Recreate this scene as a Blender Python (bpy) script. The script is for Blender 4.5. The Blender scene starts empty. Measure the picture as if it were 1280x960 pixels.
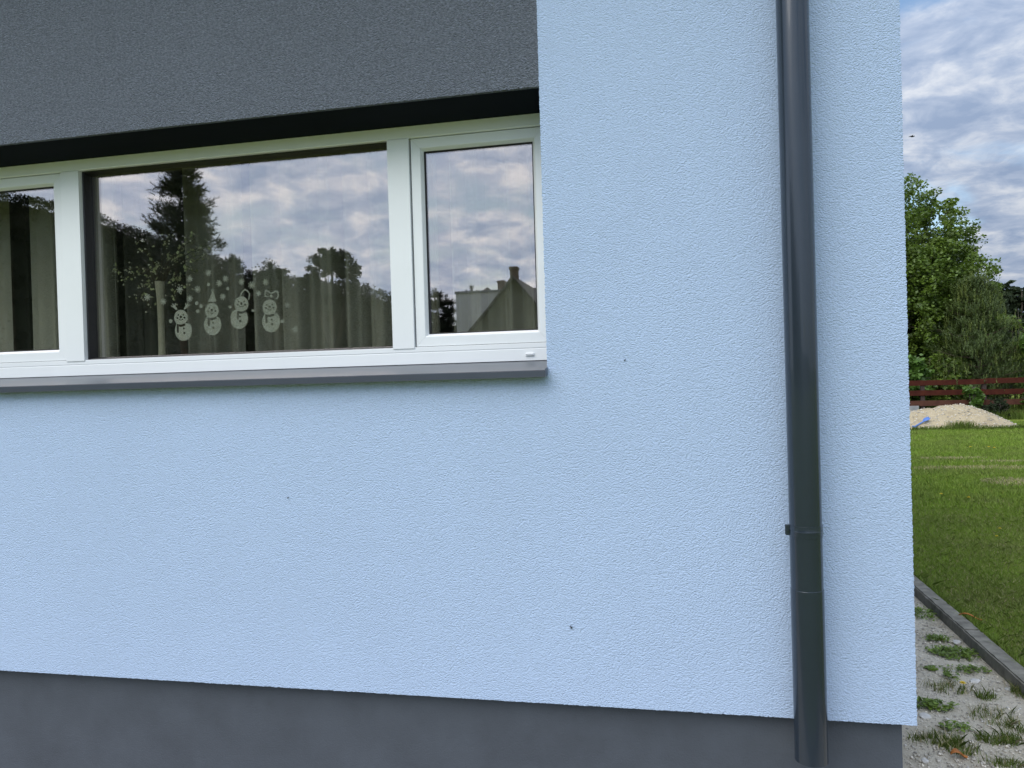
import bpy, bmesh, math, random
import numpy as np
from mathutils import noise as mn
from mathutils import Vector, Matrix
random.seed(7); rng = np.random.default_rng(11)
S = bpy.context.scene
C = S.collection
R = math.radians

# ------------------------------------------------------------------ camera
YAW, PITCH, ROLL, FPX, CD, CH = 0.208838, 0.0092036, -0.0291754, 961.0, 2.45, 1.5
def cam_axes():
    cy, sy = math.cos(YAW), math.sin(YAW)
    F = Vector((-sy, cy, 0)); Rt = Vector((cy, sy, 0)); U = Vector((0, 0, 1))
    cp, sp = math.cos(PITCH), math.sin(PITCH)
    F, U = F*cp - U*sp, U*cp + F*sp
    cr, sr = math.cos(ROLL), math.sin(ROLL)
    Rt, U = Rt*cr + U*sr, U*cr - Rt*sr
    return Rt, U, F
RT, UP, FW = cam_axes()
cd = bpy.data.cameras.new("camera"); cam = bpy.data.objects.new("camera", cd); C.objects.link(cam)
m = Matrix((RT, UP, -FW)).transposed().to_4x4(); m.translation = Vector((0, -CD, CH)); cam.matrix_world = m
cd.sensor_width = 36; cd.lens = 36*FPX/1280; cd.clip_start = 0.02; cd.clip_end = 3000
S.camera = cam

# surveyed positions: where a sight line of the photograph meets a real plane
def ray(x, y):
    return FW + RT*((x-640)/FPX) - UP*((y-480)/FPX)
def on_y(x, y, Y):
    d = ray(x, y); t = (Y+CD)/d.y; return (d.x*t, Y, CH+d.z*t)
def on_z(x, y, Z=0.0):
    d = ray(x, y); t = (Z-CH)/d.z; return (d.x*t, d.y*t-CD, Z)

# ------------------------------------------------------------------ light
SUN_EL, SUN_AZ = 50, 212
S.view_settings.view_transform = 'Standard'; S.view_settings.look = 'None'
S.view_settings.gamma = 1; S.view_settings.exposure = 0.76
w = bpy.data.worlds.new("World"); S.world = w; w.use_nodes = True
nt = w.node_tree; nt.nodes.clear()
def N(nt, t, **k):
    n = nt.nodes.new(t)
    for a, v in k.items():
        if a.startswith('i_'):
            n.inputs[int(a[2:]) if a[2:].isdigit() else a[2:]].default_value = v
        else: setattr(n, a, v)
    return n
def L(nt, a, b): nt.links.new(a, b)
def ramp(nt, fac, stops, interp='LINEAR'):
    r = nt.nodes.new('ShaderNodeValToRGB'); r.color_ramp.interpolation = interp
    e = r.color_ramp.elements
    while len(e) < len(stops): e.new(0.5)
    for k, (p, c) in enumerate(stops):
        e[k].position = p; e[k].color = (c[0], c[1], c[2], 1) if hasattr(c, '__len__') else (c, c, c, 1)
    L(nt, fac, r.inputs[0]); return r
def math_(nt, op, a, b=None, c=None):
    n = nt.nodes.new('ShaderNodeMath'); n.operation = op
    for k, v in enumerate((a, b, c)):
        if v is None: continue
        if isinstance(v, (int, float)): n.inputs[k].default_value = v
        else: L(nt, v, n.inputs[k])
    return n.outputs[0]
def mixc(nt, f, a, b, blend='MIX'):
    n = nt.nodes.new('ShaderNodeMix'); n.data_type = 'RGBA'; n.blend_type = blend
    for k, v in ((0, f), (6, a), (7, b)):
        if isinstance(v, (int, float)): n.inputs[k].default_value = v
        elif isinstance(v, tuple): n.inputs[k].default_value = (v[0], v[1], v[2], 1)
        else: L(nt, v, n.inputs[k])
    return n.outputs[2]
sky = N(nt, 'ShaderNodeTexSky', sky_type='NISHITA', sun_disc=False, sun_elevation=R(SUN_EL), sun_rotation=R(SUN_AZ),
        air_density=1.2, dust_density=1.0, ozone_density=2.0)
tc = N(nt, 'ShaderNodeTexCoord'); sp = N(nt, 'ShaderNodeSeparateXYZ'); L(nt, tc.outputs['Generated'], sp.inputs[0])
zz = math_(nt, 'ADD', math_(nt, 'MAXIMUM', sp.outputs[2], 0.0), 0.24)
cb = N(nt, 'ShaderNodeCombineXYZ')
L(nt, math_(nt, 'DIVIDE', sp.outputs[0], zz), cb.inputs[0]); L(nt, math_(nt, 'DIVIDE', sp.outputs[1], zz), cb.inputs[1])
L(nt, math_(nt, 'MULTIPLY', sp.outputs[2], 1.5), cb.inputs[2])
n1 = N(nt, 'ShaderNodeTexNoise', i_Scale=2.3, i_Detail=9.0, i_Roughness=0.56, i_Distortion=0.35); L(nt, cb.outputs[0], n1.inputs['Vector'])
n2 = N(nt, 'ShaderNodeTexNoise', i_Scale=8.5, i_Detail=8.0, i_Roughness=0.58, i_Distortion=0.3); L(nt, cb.outputs[0], n2.inputs['Vector'])
cover = ramp(nt, n1.outputs[0], [(0.36, 0.0), (0.52, 1.0)], 'EASE')
shade = ramp(nt, n2.outputs[0], [(0.35, (3.4, 4.4, 6.3)), (0.50, (4.8, 5.7, 7.4)), (0.66, (7.6, 8.1, 9.0))], 'LINEAR')
blue = mixc(nt, 1.0, sky.outputs[0], (0.95, 0.98, 1.0), 'MULTIPLY')
# clouds brighten smoothly towards the veiled sun in front of the house
vd = N(nt, 'ShaderNodeVectorMath', operation='DOT_PRODUCT'); L(nt, tc.outputs['Generated'], vd.inputs[0])
vd.inputs[1].default_value = (math.sin(R(SUN_AZ))*math.cos(R(SUN_EL)), math.cos(R(SUN_AZ))*math.cos(R(SUN_EL)), math.sin(R(SUN_EL)))
glow = math_(nt, 'MULTIPLY_ADD', vd.outputs['Value'], 0.60, 0.80)
gc = N(nt, 'ShaderNodeCombineColor'); [L(nt, glow, gc.inputs[k]) for k in range(3)]
allsky = mixc(nt, cover.outputs[0], blue, mixc(nt, 1.0, shade.outputs[0], gc.outputs[0], 'MULTIPLY'))
# cloud values are physical sky radiances like those of the Sky Texture, brought down by the same background strength
bg = N(nt, 'ShaderNodeBackground', i_Strength=0.1); L(nt, allsky, bg.inputs[0])
wo = N(nt, 'ShaderNodeOutputWorld'); L(nt, bg.outputs[0], wo.inputs[0])

sl = bpy.data.lights.new("sun", 'SUN'); sl.energy = 1.5; sl.angle = R(55); sl.color = (1.0, 0.95, 0.87)
so = bpy.data.objects.new("sun", sl); C.objects.link(so)
sd = Vector((math.sin(R(SUN_AZ))*math.cos(R(SUN_EL)), math.cos(R(SUN_AZ))*math.cos(R(SUN_EL)), math.sin(R(SUN_EL))))
so.rotation_euler = sd.to_track_quat('Z', 'Y').to_euler()

# ------------------------------------------------------------------ materials
def mat(name, color, rough=0.6, metallic=0.0, var=0.0, vscale=8.0, bump=0.0, bscale=60.0, bdetail=4.0, spec=0.5, coat=0.0, col2=None, dist=0.002, island=0.0, trans=0.0):
    m = bpy.data.materials.new(name); m.use_nodes = True; nt = m.node_tree
    b = nt.nodes['Principled BSDF']; b.inputs['Roughness'].default_value = rough; b.inputs['Metallic'].default_value = metallic
    b.inputs['Specular IOR Level'].default_value = spec; b.inputs['Coat Weight'].default_value = coat
    tc = N(nt, 'ShaderNodeTexCoord')
    col = None
    c2 = col2 or tuple(c*(1-var) for c in color)
    if var or col2:
        n = N(nt, 'ShaderNodeTexNoise', i_Scale=vscale, i_Detail=5.0, i_Roughness=0.6); L(nt, tc.outputs['Object'], n.inputs['Vector'])
        col = ramp(nt, n.outputs[0], [(0.32, c2), (0.68, color)]).outputs[0]
    if island:
        g = N(nt, 'ShaderNodeNewGeometry')
        f = math_(nt, 'MULTIPLY_ADD', g.outputs['Random Per Island'], island, 1-island/2)
        cc = N(nt, 'ShaderNodeCombineColor'); L(nt, f, cc.inputs[0]); L(nt, f, cc.inputs[1]); L(nt, f, cc.inputs[2])
        col = mixc(nt, 1.0, col if col else tuple(color), cc.outputs[0], 'MULTIPLY')
    if col: L(nt, col, b.inputs['Base Color'])
    else: b.inputs['Base Color'].default_value = (*color, 1)
    if bump:
        n = N(nt, 'ShaderNodeTexNoise', i_Scale=bscale, i_Detail=bdetail, i_Roughness=0.6); L(nt, tc.outputs['Object'], n.inputs['Vector'])
        bp = N(nt, 'ShaderNodeBump', i_Strength=bump, i_Distance=dist); L(nt, n.outputs[0], bp.inputs['Height']); L(nt, bp.outputs[0], b.inputs['Normal'])
    if trans:
        t = N(nt, 'ShaderNodeBsdfTranslucent')
        if col: L(nt, col, t.inputs[0])
        else: t.inputs[0].default_value = (*color, 1)
        ms = N(nt, 'ShaderNodeMixShader', i_0=trans); L(nt, b.outputs[0], ms.inputs[1]); L(nt, t.outputs[0], ms.inputs[2])
        L(nt, ms.outputs[0], nt.nodes['Material Output'].inputs[0])
    return m

def render_mat(name, color, grain=1.0, speck=0.16):
    """scraped silicone render: worm-like grains about a centimetre apart"""
    m = bpy.data.materials.new(name); m.use_nodes = True; nt = m.node_tree
    b = nt.nodes['Principled BSDF']; b.inputs['Roughness'].default_value = 0.9; b.inputs['Specular IOR Level'].default_value = 0.25
    tc = N(nt, 'ShaderNodeTexCoord'); mp = N(nt, 'ShaderNodeMapping'); L(nt, tc.outputs['Object'], mp.inputs[0])
    mp.inputs['Rotation'].default_value = (0, R(14), 0); mp.inputs['Scale'].default_value = (0.88, 1, 1.12)
    a = N(nt, 'ShaderNodeTexNoise', i_Scale=195.0, i_Detail=3.0, i_Roughness=0.65, i_Distortion=0.3); L(nt, mp.outputs[0], a.inputs['Vector'])
    v = N(nt, 'ShaderNodeTexVoronoi', i_Scale=215.0); L(nt, mp.outputs[0], v.inputs['Vector'])
    hgt = math_(nt, 'MULTIPLY_ADD', v.outputs['Distance'], -0.75, math_(nt, 'MULTIPLY', a.outputs[0], 0.75))
    big = N(nt, 'ShaderNodeTexNoise', i_Scale=2.2, i_Detail=4.0, i_Roughness=0.55); L(nt, tc.outputs['Object'], big.inputs['Vector'])
    mid = N(nt, 'ShaderNodeTexNoise', i_Scale=26.0, i_Detail=3.0); L(nt, tc.outputs['Object'], mid.inputs['Vector'])
    f = math_(nt, 'MULTIPLY_ADD', big.outputs[0], 0.10, 0.90)
    f = math_(nt, 'MULTIPLY_ADD', mid.outputs[0], 0.06, f)
    gr = N(nt, 'ShaderNodeTexNoise', i_Scale=135.0, i_Detail=2.0); L(nt, mp.outputs[0], gr.inputs['Vector'])
    f = math_(nt, 'MULTIPLY', f, math_(nt, 'MULTIPLY_ADD', gr.outputs[0], speck*2, 1-speck))
    cc = N(nt, 'ShaderNodeCombineColor'); [L(nt, f, cc.inputs[k]) for k in range(3)]
    L(nt, mixc(nt, 1.0, tuple(color), cc.outputs[0], 'MULTIPLY'), b.inputs['Base Color'])
    bp = N(nt, 'ShaderNodeBump', i_Strength=1.0*grain, i_Distance=0.0032); L(nt, hgt, bp.inputs['Height']); L(nt, bp.outputs[0], b.inputs['Normal'])
    return m

def glass_mat(name, fac, tint):
    m = bpy.data.materials.new(name); m.use_nodes = True; nt = m.node_tree; nt.nodes.clear()
    o = N(nt, 'ShaderNodeOutputMaterial'); t = N(nt, 'ShaderNodeBsdfTransparent'); t.inputs[0].default_value = (*tint, 1)
    g = N(nt, 'ShaderNodeBsdfGlossy'); g.inputs['Roughness'].default_value = 0.0; g.inputs[0].default_value = (1.0, 0.90, 0.86, 1)
    ge = N(nt, 'ShaderNodeNewGeometry'); dp = N(nt, 'ShaderNodeVectorMath', operation='DOT_PRODUCT')
    L(nt, ge.outputs['Incoming'], dp.inputs[0]); L(nt, ge.outputs['Normal'], dp.inputs[1])
    c1 = math_(nt, 'SUBTRACT', 1.0, math_(nt, 'ABSOLUTE', dp.outputs['Value']))
    fres = math_(nt, 'MULTIPLY_ADD', math_(nt, 'POWER', c1, 5.0), 0.7, 0.04)
    tc = N(nt, 'ShaderNodeTexCoord'); n = N(nt, 'ShaderNodeTexNoise', i_Scale=2.5, i_Detail=1.0); L(nt, tc.outputs['Object'], n.inputs['Vector'])
    bp = N(nt, 'ShaderNodeBump', i_Strength=0.12, i_Distance=0.004); L(nt, n.outputs[0], bp.inputs['Height']); L(nt, bp.outputs[0], g.inputs['Normal'])
    f = math_(nt, 'ADD', fres, fac)
    ms = N(nt, 'ShaderNodeMixShader'); L(nt, f, ms.inputs[0]); L(nt, t.outputs[0], ms.inputs[1]); L(nt, g.outputs[0], ms.inputs[2])
    L(nt, ms.outputs[0], o.inputs[0]); return m

M = {}
M['white_render'] = render_mat('white_render', (0.432, 0.545, 0.735))
M['dark_render'] = render_mat('dark_render', (0.150, 0.170, 0.204), 2.1, 0.70)
M['plinth'] = mat('plinth_paint', (0.068, 0.079, 0.097), 0.85, var=0.20, vscale=7, bump=0.9, bscale=190, dist=0.002)
M['head'] = mat('head_painted_shade', (0.005, 0.008, 0.014), 0.95, spec=0.15, bump=0.3, bscale=200)  # near-black base colour paints in the shade under the window head
M['pvc'] = mat('white_pvc', (0.80, 0.82, 0.82), 0.32, var=0.03, vscale=6, bump=0.03, bscale=12)
M['gasket'] = mat('black_gasket', (0.012, 0.012, 0.014), 0.5)
M['glass'] = glass_mat('window_glass', 0.21, (0.93, 0.95, 0.91))
M['sill'] = mat('grey_sheet_steel', (0.052, 0.062, 0.080), 0.34, coat=0.1, spec=0.5, var=0.1, vscale=9, bump=0.05, bscale=30)
M['pipe'] = mat('anthracite_steel', (0.022, 0.032, 0.046), 0.24, metallic=0.15, var=0.10, vscale=5, bump=0.02, bscale=9, coat=0.3, spec=0.5)
M['roof'] = mat('unseen_shading_roof', (0.05, 0.055, 0.06), 0.5, var=0.15)
M['room'] = mat('room_paint', (0.30, 0.29, 0.26), 0.9, var=0.1)
M['room_floor'] = mat('oak_floor', (0.20, 0.13, 0.08), 0.5, var=0.3)
M['curtain'] = mat('olive_voile', (0.56, 0.55, 0.48), 0.9, var=0.1, vscale=6, trans=0.18)
M['curtain_dark'] = mat('dark_drape', (0.13, 0.13, 0.115), 0.9, var=0.2, vscale=6, trans=0.15)
M['decal'] = mat('frosted_vinyl', (0.60, 0.62, 0.58), 0.8, trans=0.12)
M['vase'] = mat('cream_ceramic', (0.55, 0.52, 0.42), 0.4, var=0.1)
M['twig'] = mat('twig_bark', (0.10, 0.08, 0.05), 0.8, var=0.3)
M['berry'] = mat('pale_berry', (0.75, 0.76, 0.60), 0.25)
M['dryleaf'] = mat('sage_leaf', (0.55, 0.60, 0.33), 0.6, island=0.5)
M['fly'] = mat('fly_black', (0.01, 0.01, 0.012), 0.4)
M['bird'] = mat('bird_black', (0.02, 0.02, 0.025), 0.7)

# ------------------------------------------------------------------ mesh helpers
def link(o, parent=None):
    C.objects.link(o)
    if parent: o.parent = parent
    return o
def tag(o, label=None, cat=None, group=None, kind=None):
    for k, v in (('label', label), ('category', cat), ('group', group), ('kind', kind)):
        if v: o[k] = v
    return o
def empty(name, loc=(0, 0, 0), rz=0.0):
    o = bpy.data.objects.new(name, None); o.location = loc; o.rotation_euler = (0, 0, rz); o.empty_display_size = 0.1
    return link(o)
def pd(name, v, f, material, parent=None, smooth=False, loc=None):
    """one mesh object; with an Empty as parent the verts are in the parent's space"""
    me = bpy.data.meshes.new(name); me.from_pydata([tuple(map(float, p)) for p in v], [], f); me.update()
    if smooth: me.polygons.foreach_set('use_smooth', [True]*len(me.polygons))
    me.materials.append(material)
    o = bpy.data.objects.new(name, me)
    if loc: o.location = loc
    return link(o, parent)
def npmesh(name, verts, fsize, material, parent=None, smooth=False):
    """verts: (n*fsize,3) array, consecutive groups of fsize make a face"""
    verts = np.ascontiguousarray(verts, dtype=np.float32); n = len(verts)
    me = bpy.data.meshes.new(name); me.vertices.add(n); me.vertices.foreach_set('co', verts.ravel())
    nf = n//fsize; me.loops.add(n); me.loops.foreach_set('vertex_index', np.arange(n, dtype=np.int32))
    me.polygons.add(nf); me.polygons.foreach_set('loop_start', np.arange(0, n, fsize, dtype=np.int32))
    try: me.polygons.foreach_set('loop_total', np.full(nf, fsize, dtype=np.int32))
    except Exception: pass
    me.update(calc_edges=True); me.validate()
    me.materials.append(material); o = bpy.data.objects.new(name, me); return link(o, parent)
class MB:
    def __init__(s): s.v = []; s.f = []
    def add(s, v, f):
        k = len(s.v); s.v += [tuple(p) for p in v]; s.f += [tuple(i+k for i in q) for q in f]; return s
    def box(s, x0, x1, y0, y1, z0, z1, bev=0.0):
        bm = bmesh.new(); bmesh.ops.create_cube(bm, size=1)
        for p in bm.verts:
            p.co = Vector(((x0+x1)/2+p.co.x*(x1-x0), (y0+y1)/2+p.co.y*(y1-y0), (z0+z1)/2+p.co.z*(z1-z0)))
        if bev: bmesh.ops.bevel(bm, geom=bm.edges[:], offset=bev, segments=2, affect='EDGES', profile=0.6)
        bm.verts.index_update(); s.add([p.co[:] for p in bm.verts], [[q.index for q in f.verts] for f in bm.faces]); bm.free(); return s
    def tube(s, pts, rad, n=8, cap=True):
        pts = [Vector(p) for p in pts]; rad = rad if hasattr(rad, '__len__') else [rad]*len(pts)
        vs = []; k = len(pts)
        for i, p in enumerate(pts):
            d = (pts[min(i+1, k-1)]-pts[max(i-1, 0)]).normalized()
            a = d.orthogonal().normalized() if i == 0 else (a - d*a.dot(d)).normalized()
            b = d.cross(a)
            vs += [p + (a*math.cos(2*math.pi*j/n)+b*math.sin(2*math.pi*j/n))*rad[i] for j in range(n)]
        fs = [(i*n+j, i*n+(j+1) % n, (i+1)*n+(j+1) % n, (i+1)*n+j) for i in range(k-1) for j in range(n)]
        if cap: fs += [tuple(range(n-1, -1, -1)), tuple(range((k-1)*n, k*n))]
        return s.add(vs, fs)
    def lathe(s, prof, c=(0, 0, 0), n=32, closed=False):
        vs = [(c[0]+r*math.cos(2*math.pi*j/n), c[1]+r*math.sin(2*math.pi*j/n), c[2]+z) for r, z in prof for j in range(n)]
        k = len(prof); rows = k if closed else k-1
        fs = [(i*n+j, i*n+(j+1) % n, ((i+1) % k)*n+(j+1) % n, ((i+1) % k)*n+j) for i in range(rows) for j in range(n)]
        return s.add(vs, fs)
    def ball(s, c, r, sq=(1, 1, 1), n=8):
        prof = [(max(math.sin(math.pi*i/(n-2))*1, 1e-4), -math.cos(math.pi*i/(n-2))) for i in range(n-1)]
        vs = [(c[0]+r*sq[0]*a*math.cos(2*math.pi*j/n), c[1]+r*sq[1]*a*math.sin(2*math.pi*j/n), c[2]+r*sq[2]*z) for a, z in prof for j in range(n)]
        return s.add(vs, [(i*n+j, i*n+(j+1) % n, (i+1)*n+(j+1) % n, (i+1)*n+j) for i in range(n-2) for j in range(n)])
    def build(s, name, material, parent=None, smooth=False, sharp=40):
        o = pd(name, s.v, s.f, material, parent, False)
        if len(s.f) < 9000:
            bm = bmesh.new(); bm.from_mesh(o.data); bmesh.ops.recalc_face_normals(bm, faces=bm.faces[:]); bm.to_mesh(o.data); bm.free()
        if smooth:
            me = o.data; me.polygons.foreach_set('use_smooth', [True]*len(me.polygons)); me.set_sharp_from_angle(angle=R(sharp))
        return o
def sweep_rect(mb, x0, x1, z0, z1, prof, gap=0.0):
    """profile (inset, y) swept round a rectangle in four mitred lengths"""
    corners = lambda i: [(x0+i, z0+i), (x1-i, z0+i), (x1-i, z1-i), (x0+i, z1-i)]
    n = len(prof)
    for s in range(4):
        vs = []
        for e in (0, 1):
            for (ins, y) in prof:
                cx, cz = corners(ins)[(s+e) % 4]
                dx, dz = [(1, 0), (0, 1), (-1, 0), (0, -1)][s]; g = gap*(1 if e == 0 else -1)
                vs.append((cx+dx*g, y, cz+dz*g))
        fs = [(j, (j+1) % n, n+(j+1) % n, n+j) for j in range(n)] + [tuple(range(n)), tuple(range(2*n-1, n-1, -1))]
        mb.add(vs, fs)

# ================================================================== HOUSE
HX0, HX1, HY1, TOP, WB = -7.5, 0.672, 8.5, 3.8, 0.437   # west end, east corner, back, unseen eaves set low for shade, underside of the render
WL, WR, WT, WS = -3.62, -0.402, 2.432, 1.512            # window opening: left, right, head, sill
house = empty('house', (0, 0, 0))
tag(house, 'modern rendered house wall, pale blue-white with dark grey field above the window and grey plinth', 'house')

def face_cells(mb, xs, zs, skip, y):
    for i in range(len(xs)-1):
        for j in range(len(zs)-1):
            if (i, j) in skip: continue
            mb.add([(xs[i], y, zs[j]), (xs[i+1], y, zs[j]), (xs[i+1], y, zs[j+1]), (xs[i], y, zs[j+1])], [(0, 1, 2, 3)])
def rough_edge(mb, a, b, inn, fold, step=0.0022, amp=0.0008):
    """narrow strip along the arris a-b with render grains standing proud: inn points into the face, fold into the return"""
    a, b, inn, fold = Vector(a), Vector(b), Vector(inn), Vector(fold); n = int((b-a).length/step)
    vs = []
    o = 0.0
    for i in range(n+1):
        p = a.lerp(b, i/n)
        o = 0.2*o + random.gauss(0, amp); q = p - inn.normalized()*o - fold.normalized()*(random.gauss(0, amp*0.4))
        vs += [p+inn, q, p+fold]
    mb.add(vs, [(3*i, 3*i+1, 3*i+4, 3*i+3) for i in range(n)] + [(3*i+1, 3*i+2, 3*i+5, 3*i+4) for i in range(n)])
E_ = 0.012
mb = MB()
# front face of the white render, leaving the dark field and the window out
face_cells(mb, [HX0, WL, WR+E_, HX1-E_], [WB+E_, WS, WT, TOP], {(1, 1), (0, 2), (1, 2)}, 0.0)
# right-hand jamb of the window opening and lower/left returns
mb.add([(WR, E_, WS), (WR, 0.30, WS), (WR, 0.30, WT), (WR, E_, WT)], [(0, 1, 2, 3)])
mb.add([(WL, 0, WS), (WL, 0.30, WS), (WL, 0.30, WT), (WL, 0, WT)], [(0, 1, 2, 3)])
mb.add([(WL, 0.0, WS), (WR, 0.0, WS), (WR, 0.30, WS), (WL, 0.30, WS)], [(0, 1, 2, 3)])
rough_edge(mb, (WR, 0, WS), (WR, 0, WT), (E_, 0, 0), (0, E_, 0))
rough_edge(mb, (WR, -0.0005, WT), (WR, -0.0005, TOP), (E_, 0.0005, 0), (-0.0005, 0.003, 0))
# outside corner, east wall, underside
rough_edge(mb, (HX1, 0, WB), (HX1, 0, TOP), (-E_, 0, 0), (0, E_, 0), amp=0.0009)
mb.add([(HX1, E_, WB), (HX1, HY1, WB), (HX1, HY1, TOP), (HX1, E_, TOP)], [(0, 1, 2, 3)])
rough_edge(mb, (HX0, 0, WB), (HX1, 0, WB), (0, 0, E_), (0, E_, 0), amp=0.0007)
mb.add([(HX0, E_, WB), (HX1, E_, WB), (HX1, 0.3, WB), (HX0, 0.3, WB)], [(0, 1, 2, 3)])
mb.add([(HX1, 0.3, WB), (HX1, HY1, WB), (HX1-0.3, HY1, WB), (HX1-0.3, 0.3, WB)], [(0, 1, 2, 3)])
mb.add([(HX0, 0, WB), (HX0, HY1, WB), (HX0, HY1, TOP), (HX0, 0, TOP)], [(0, 1, 2, 3)])
mb.add([(HX0, HY1, WB), (HX1, HY1, WB), (HX1, HY1, TOP), (HX0, HY1, TOP)], [(0, 1, 2, 3)])
wall = mb.build('rendered_wall', M['white_render'], house)
wall['label'] = 'pale blue-white grained render'
mb = MB()
YD = 0.0012
face_cells(mb, [HX0, WR], [WT+E_, TOP], set(), YD)
rough_edge(mb, (HX0, YD, WT), (WR-0.0002, YD, WT), (0, 0, E_), (0, E_, -0.001), amp=0.0008)
mb.build('dark_wall_panel', M['dark_render'], house)['label'] = 'dark grey rendered field above the window'
# head of the opening, falling slightly towards the frame
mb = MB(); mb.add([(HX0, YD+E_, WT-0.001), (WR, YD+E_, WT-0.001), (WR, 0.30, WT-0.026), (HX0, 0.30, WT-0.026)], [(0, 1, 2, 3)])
mb.build('window_head', M['head'], house)['label'] = 'underside of the window head, its shade coloured in near-black'
mb = MB()
PX, PY = 0.640, 0.040
mb.add([(HX0, PY, -0.4), (PX, PY, -0.4), (PX, PY, WB+0.02), (HX0, PY, WB+0.02), (PX, HY1-0.03, -0.4), (PX, HY1-0.03, WB+0.02)], [(0, 1, 2, 3), (1, 4, 5, 2)])
mb.build('plinth', M['plinth'], house)['label'] = 'grey painted plinth set back under the render'
mb = MB()
mb.box(HX0-0.5, HX1+0.45, -0.55, HY1+0.5, TOP, TOP+0.16, 0.01); mb.box(HX0-0.4, HX1+0.35, -0.45, HY1+0.4, TOP+0.161, TOP+0.30)
mb.build('roof', M['roof'], house)  # unseen overhang, added and kept low to dim the upper wall
# room behind the window
mb = MB()
rx0, rx1, ry0, ry1, rz0, rz1 = -5.2, 0.3, 0.31, 4.2, 0.55, 3.0
P8 = [(rx0, ry0, rz0), (rx1, ry0, rz0), (rx1, ry1, rz0), (rx0, ry1, rz0), (rx0, ry0, rz1), (rx1, ry0, rz1), (rx1, ry1, rz1), (rx0, ry1, rz1)]
mb.add(P8, [(4, 5, 6, 7), (1, 2, 6, 5), (2, 3, 7, 6), (3, 0, 4, 7)])
face_cells(mb, [rx0, WL+0.02, WR-0.0, rx1], [rz0, 1.59, 2.38, rz1], {(1, 1)}, ry0)
mb.build('room', M['room'], house)
MB().add(P8, [(0, 1, 2, 3)]).build('floor', M['room_floor'], house)
MB().box(WL+0.03, WR-0.01, 0.275, 0.52, 1.575, 1.598, 0.003).build('window_board', M['pvc'], house)

# ---- window
FX0, FX1, FZ0, FZ1 = -3.62, -0.36, 1.556, 2.415
FY = 0.20
mb = MB()
sweep_rect(mb, FX0, FX1, FZ0, FZ1, [(0, FY), (0.040, FY), (0.0435, FY+0.003), (0.0435, FY+0.07), (0, FY+0.07)])
mb.box(FX0+0.0437, FX1-0.0437, FY+0.0004, FY+0.069, FZ0+0.0437, 1.6175, 0.0015)       # deep bottom rail
mb.box(-0.4185, FX1-0.0437, FY+0.0004, FY+0.069, 1.618, FZ1-0.0437)
window = mb.build('window', M['pvc'], house); window['label'] = 'white plastic three-light window with fixed middle pane'
for x0, x1 in ((-2.384, -2.300), (-1.000, -0.917)):
    mb = MB(); mb.box(x0, x1, FY-0.003, FY+0.068, 1.6125, 2.3705, 0.0018); mb.build('mullion', M['pvc'], window)
def sash(x0, x1):
    mb = MB(); z0, z1 = 1.619, 2.3695
    sweep_rect(mb, x0, x1, z0, z1, [(0, FY+0.008), (0.0015, FY+0.006), (0.034, FY+0.006), (0.0365, FY+0.008), (0.044, FY+0.021), (0.044, FY+0.060), (0, FY+0.060)], gap=0.00035)
    s = mb.build('sash', M['pvc'], window)
    mb = MB(); sweep_rect(mb, x0+0.0442, x1-0.0442, z0+0.0442, z1-0.0442, [(0, FY+0.024), (0.0045, FY+0.029), (0.0045, FY+0.045), (0, FY+0.045)]); mb.build('gasket', M['gasket'], window)
    mb = MB(); mb.box(x0+0.043, x1-0.043, 0.232, 0.238, z0+0.043, z1-0.043); mb.build('pane', M['glass'], window)
    mb = MB(); sweep_rect(mb, x0-0.0035, x1+0.0035, z0-0.003, z1+0.003, [(0, FY+0.02), (0.006, FY+0.02), (0.006, FY+0.03), (0, FY+0.03)]); mb.build('gasket', M['gasket'], window)
sash(-0.9125, -0.4225); sash(-3.574, -2.389)
mb = MB(); gx0, gx1, gz0, gz1 = -2.2985, -1.0015, 1.6182, 2.3705
sweep_rect(mb, gx0, gx1, gz0, gz1, [(0, FY+0.016), (0.004, FY+0.018), (0.009, FY+0.046), (0.009, FY+0.062), (0, FY+0.062)]); mb.build('gasket', M['gasket'], window)
MB().box(gx0, gx1, 0.254, 0.260, gz0, gz1).build('pane', M['glass'], window)
# sheet metal sill, falling outwards, with turned-down nose
mb = MB(); sx0, sx1 = WL, WR+0.0005
pr = [(FY+0.004, 1.5545), (-0.036, 1.5195), (-0.040, 1.517), (-0.0405, 1.4965), (-0.038, 1.4965), (-0.037, 1.515), (FY+0.004, 1.549)]
for xa, xb in ((sx0, sx1),):
    n = len(pr); mb.add([(xa, y, z) for y, z in pr]+[(xb, y, z) for y, z in pr], [(j, (j+1) % n, n+(j+1) % n, n+j) for j in range(n)]+[tuple(range(n)), tuple(range(2*n-1, n-1, -1))])
mb.build('sill', M['sill'], window)
mb = MB(); mb.add([(sx1-0.0015, -0.041, 1.4965), (sx1-0.0015, 0.0, 1.502), (sx1-0.0015, 0.0, 1.530), (sx1-0.0015, -0.037, 1.5235), (sx1+0.0008, -0.041, 1.4965), (sx1+0.0008, 0.0, 1.502), (sx1+0.0008, 0.0, 1.530), (sx1+0.0008, -0.037, 1.5235)],
    [(0, 1, 2, 3), (7, 6, 5, 4), (0, 4, 5, 1), (1, 5, 6, 2), (2, 6, 7, 3), (3, 7, 4, 0)]); mb.build('sill_end_cap', M['sill'], window)
mb = MB(); mb.box(-0.5095, -0.4795, FY-0.006, FY+0.001, 1.5725, 1.5825, 0.0018); mb.box(-0.5075, -0.4815, FY-0.0075, FY-0.0055, 1.5765, 1.5805, 0.0006); mb.build('drain_cap', M['pvc'], window)

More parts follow.
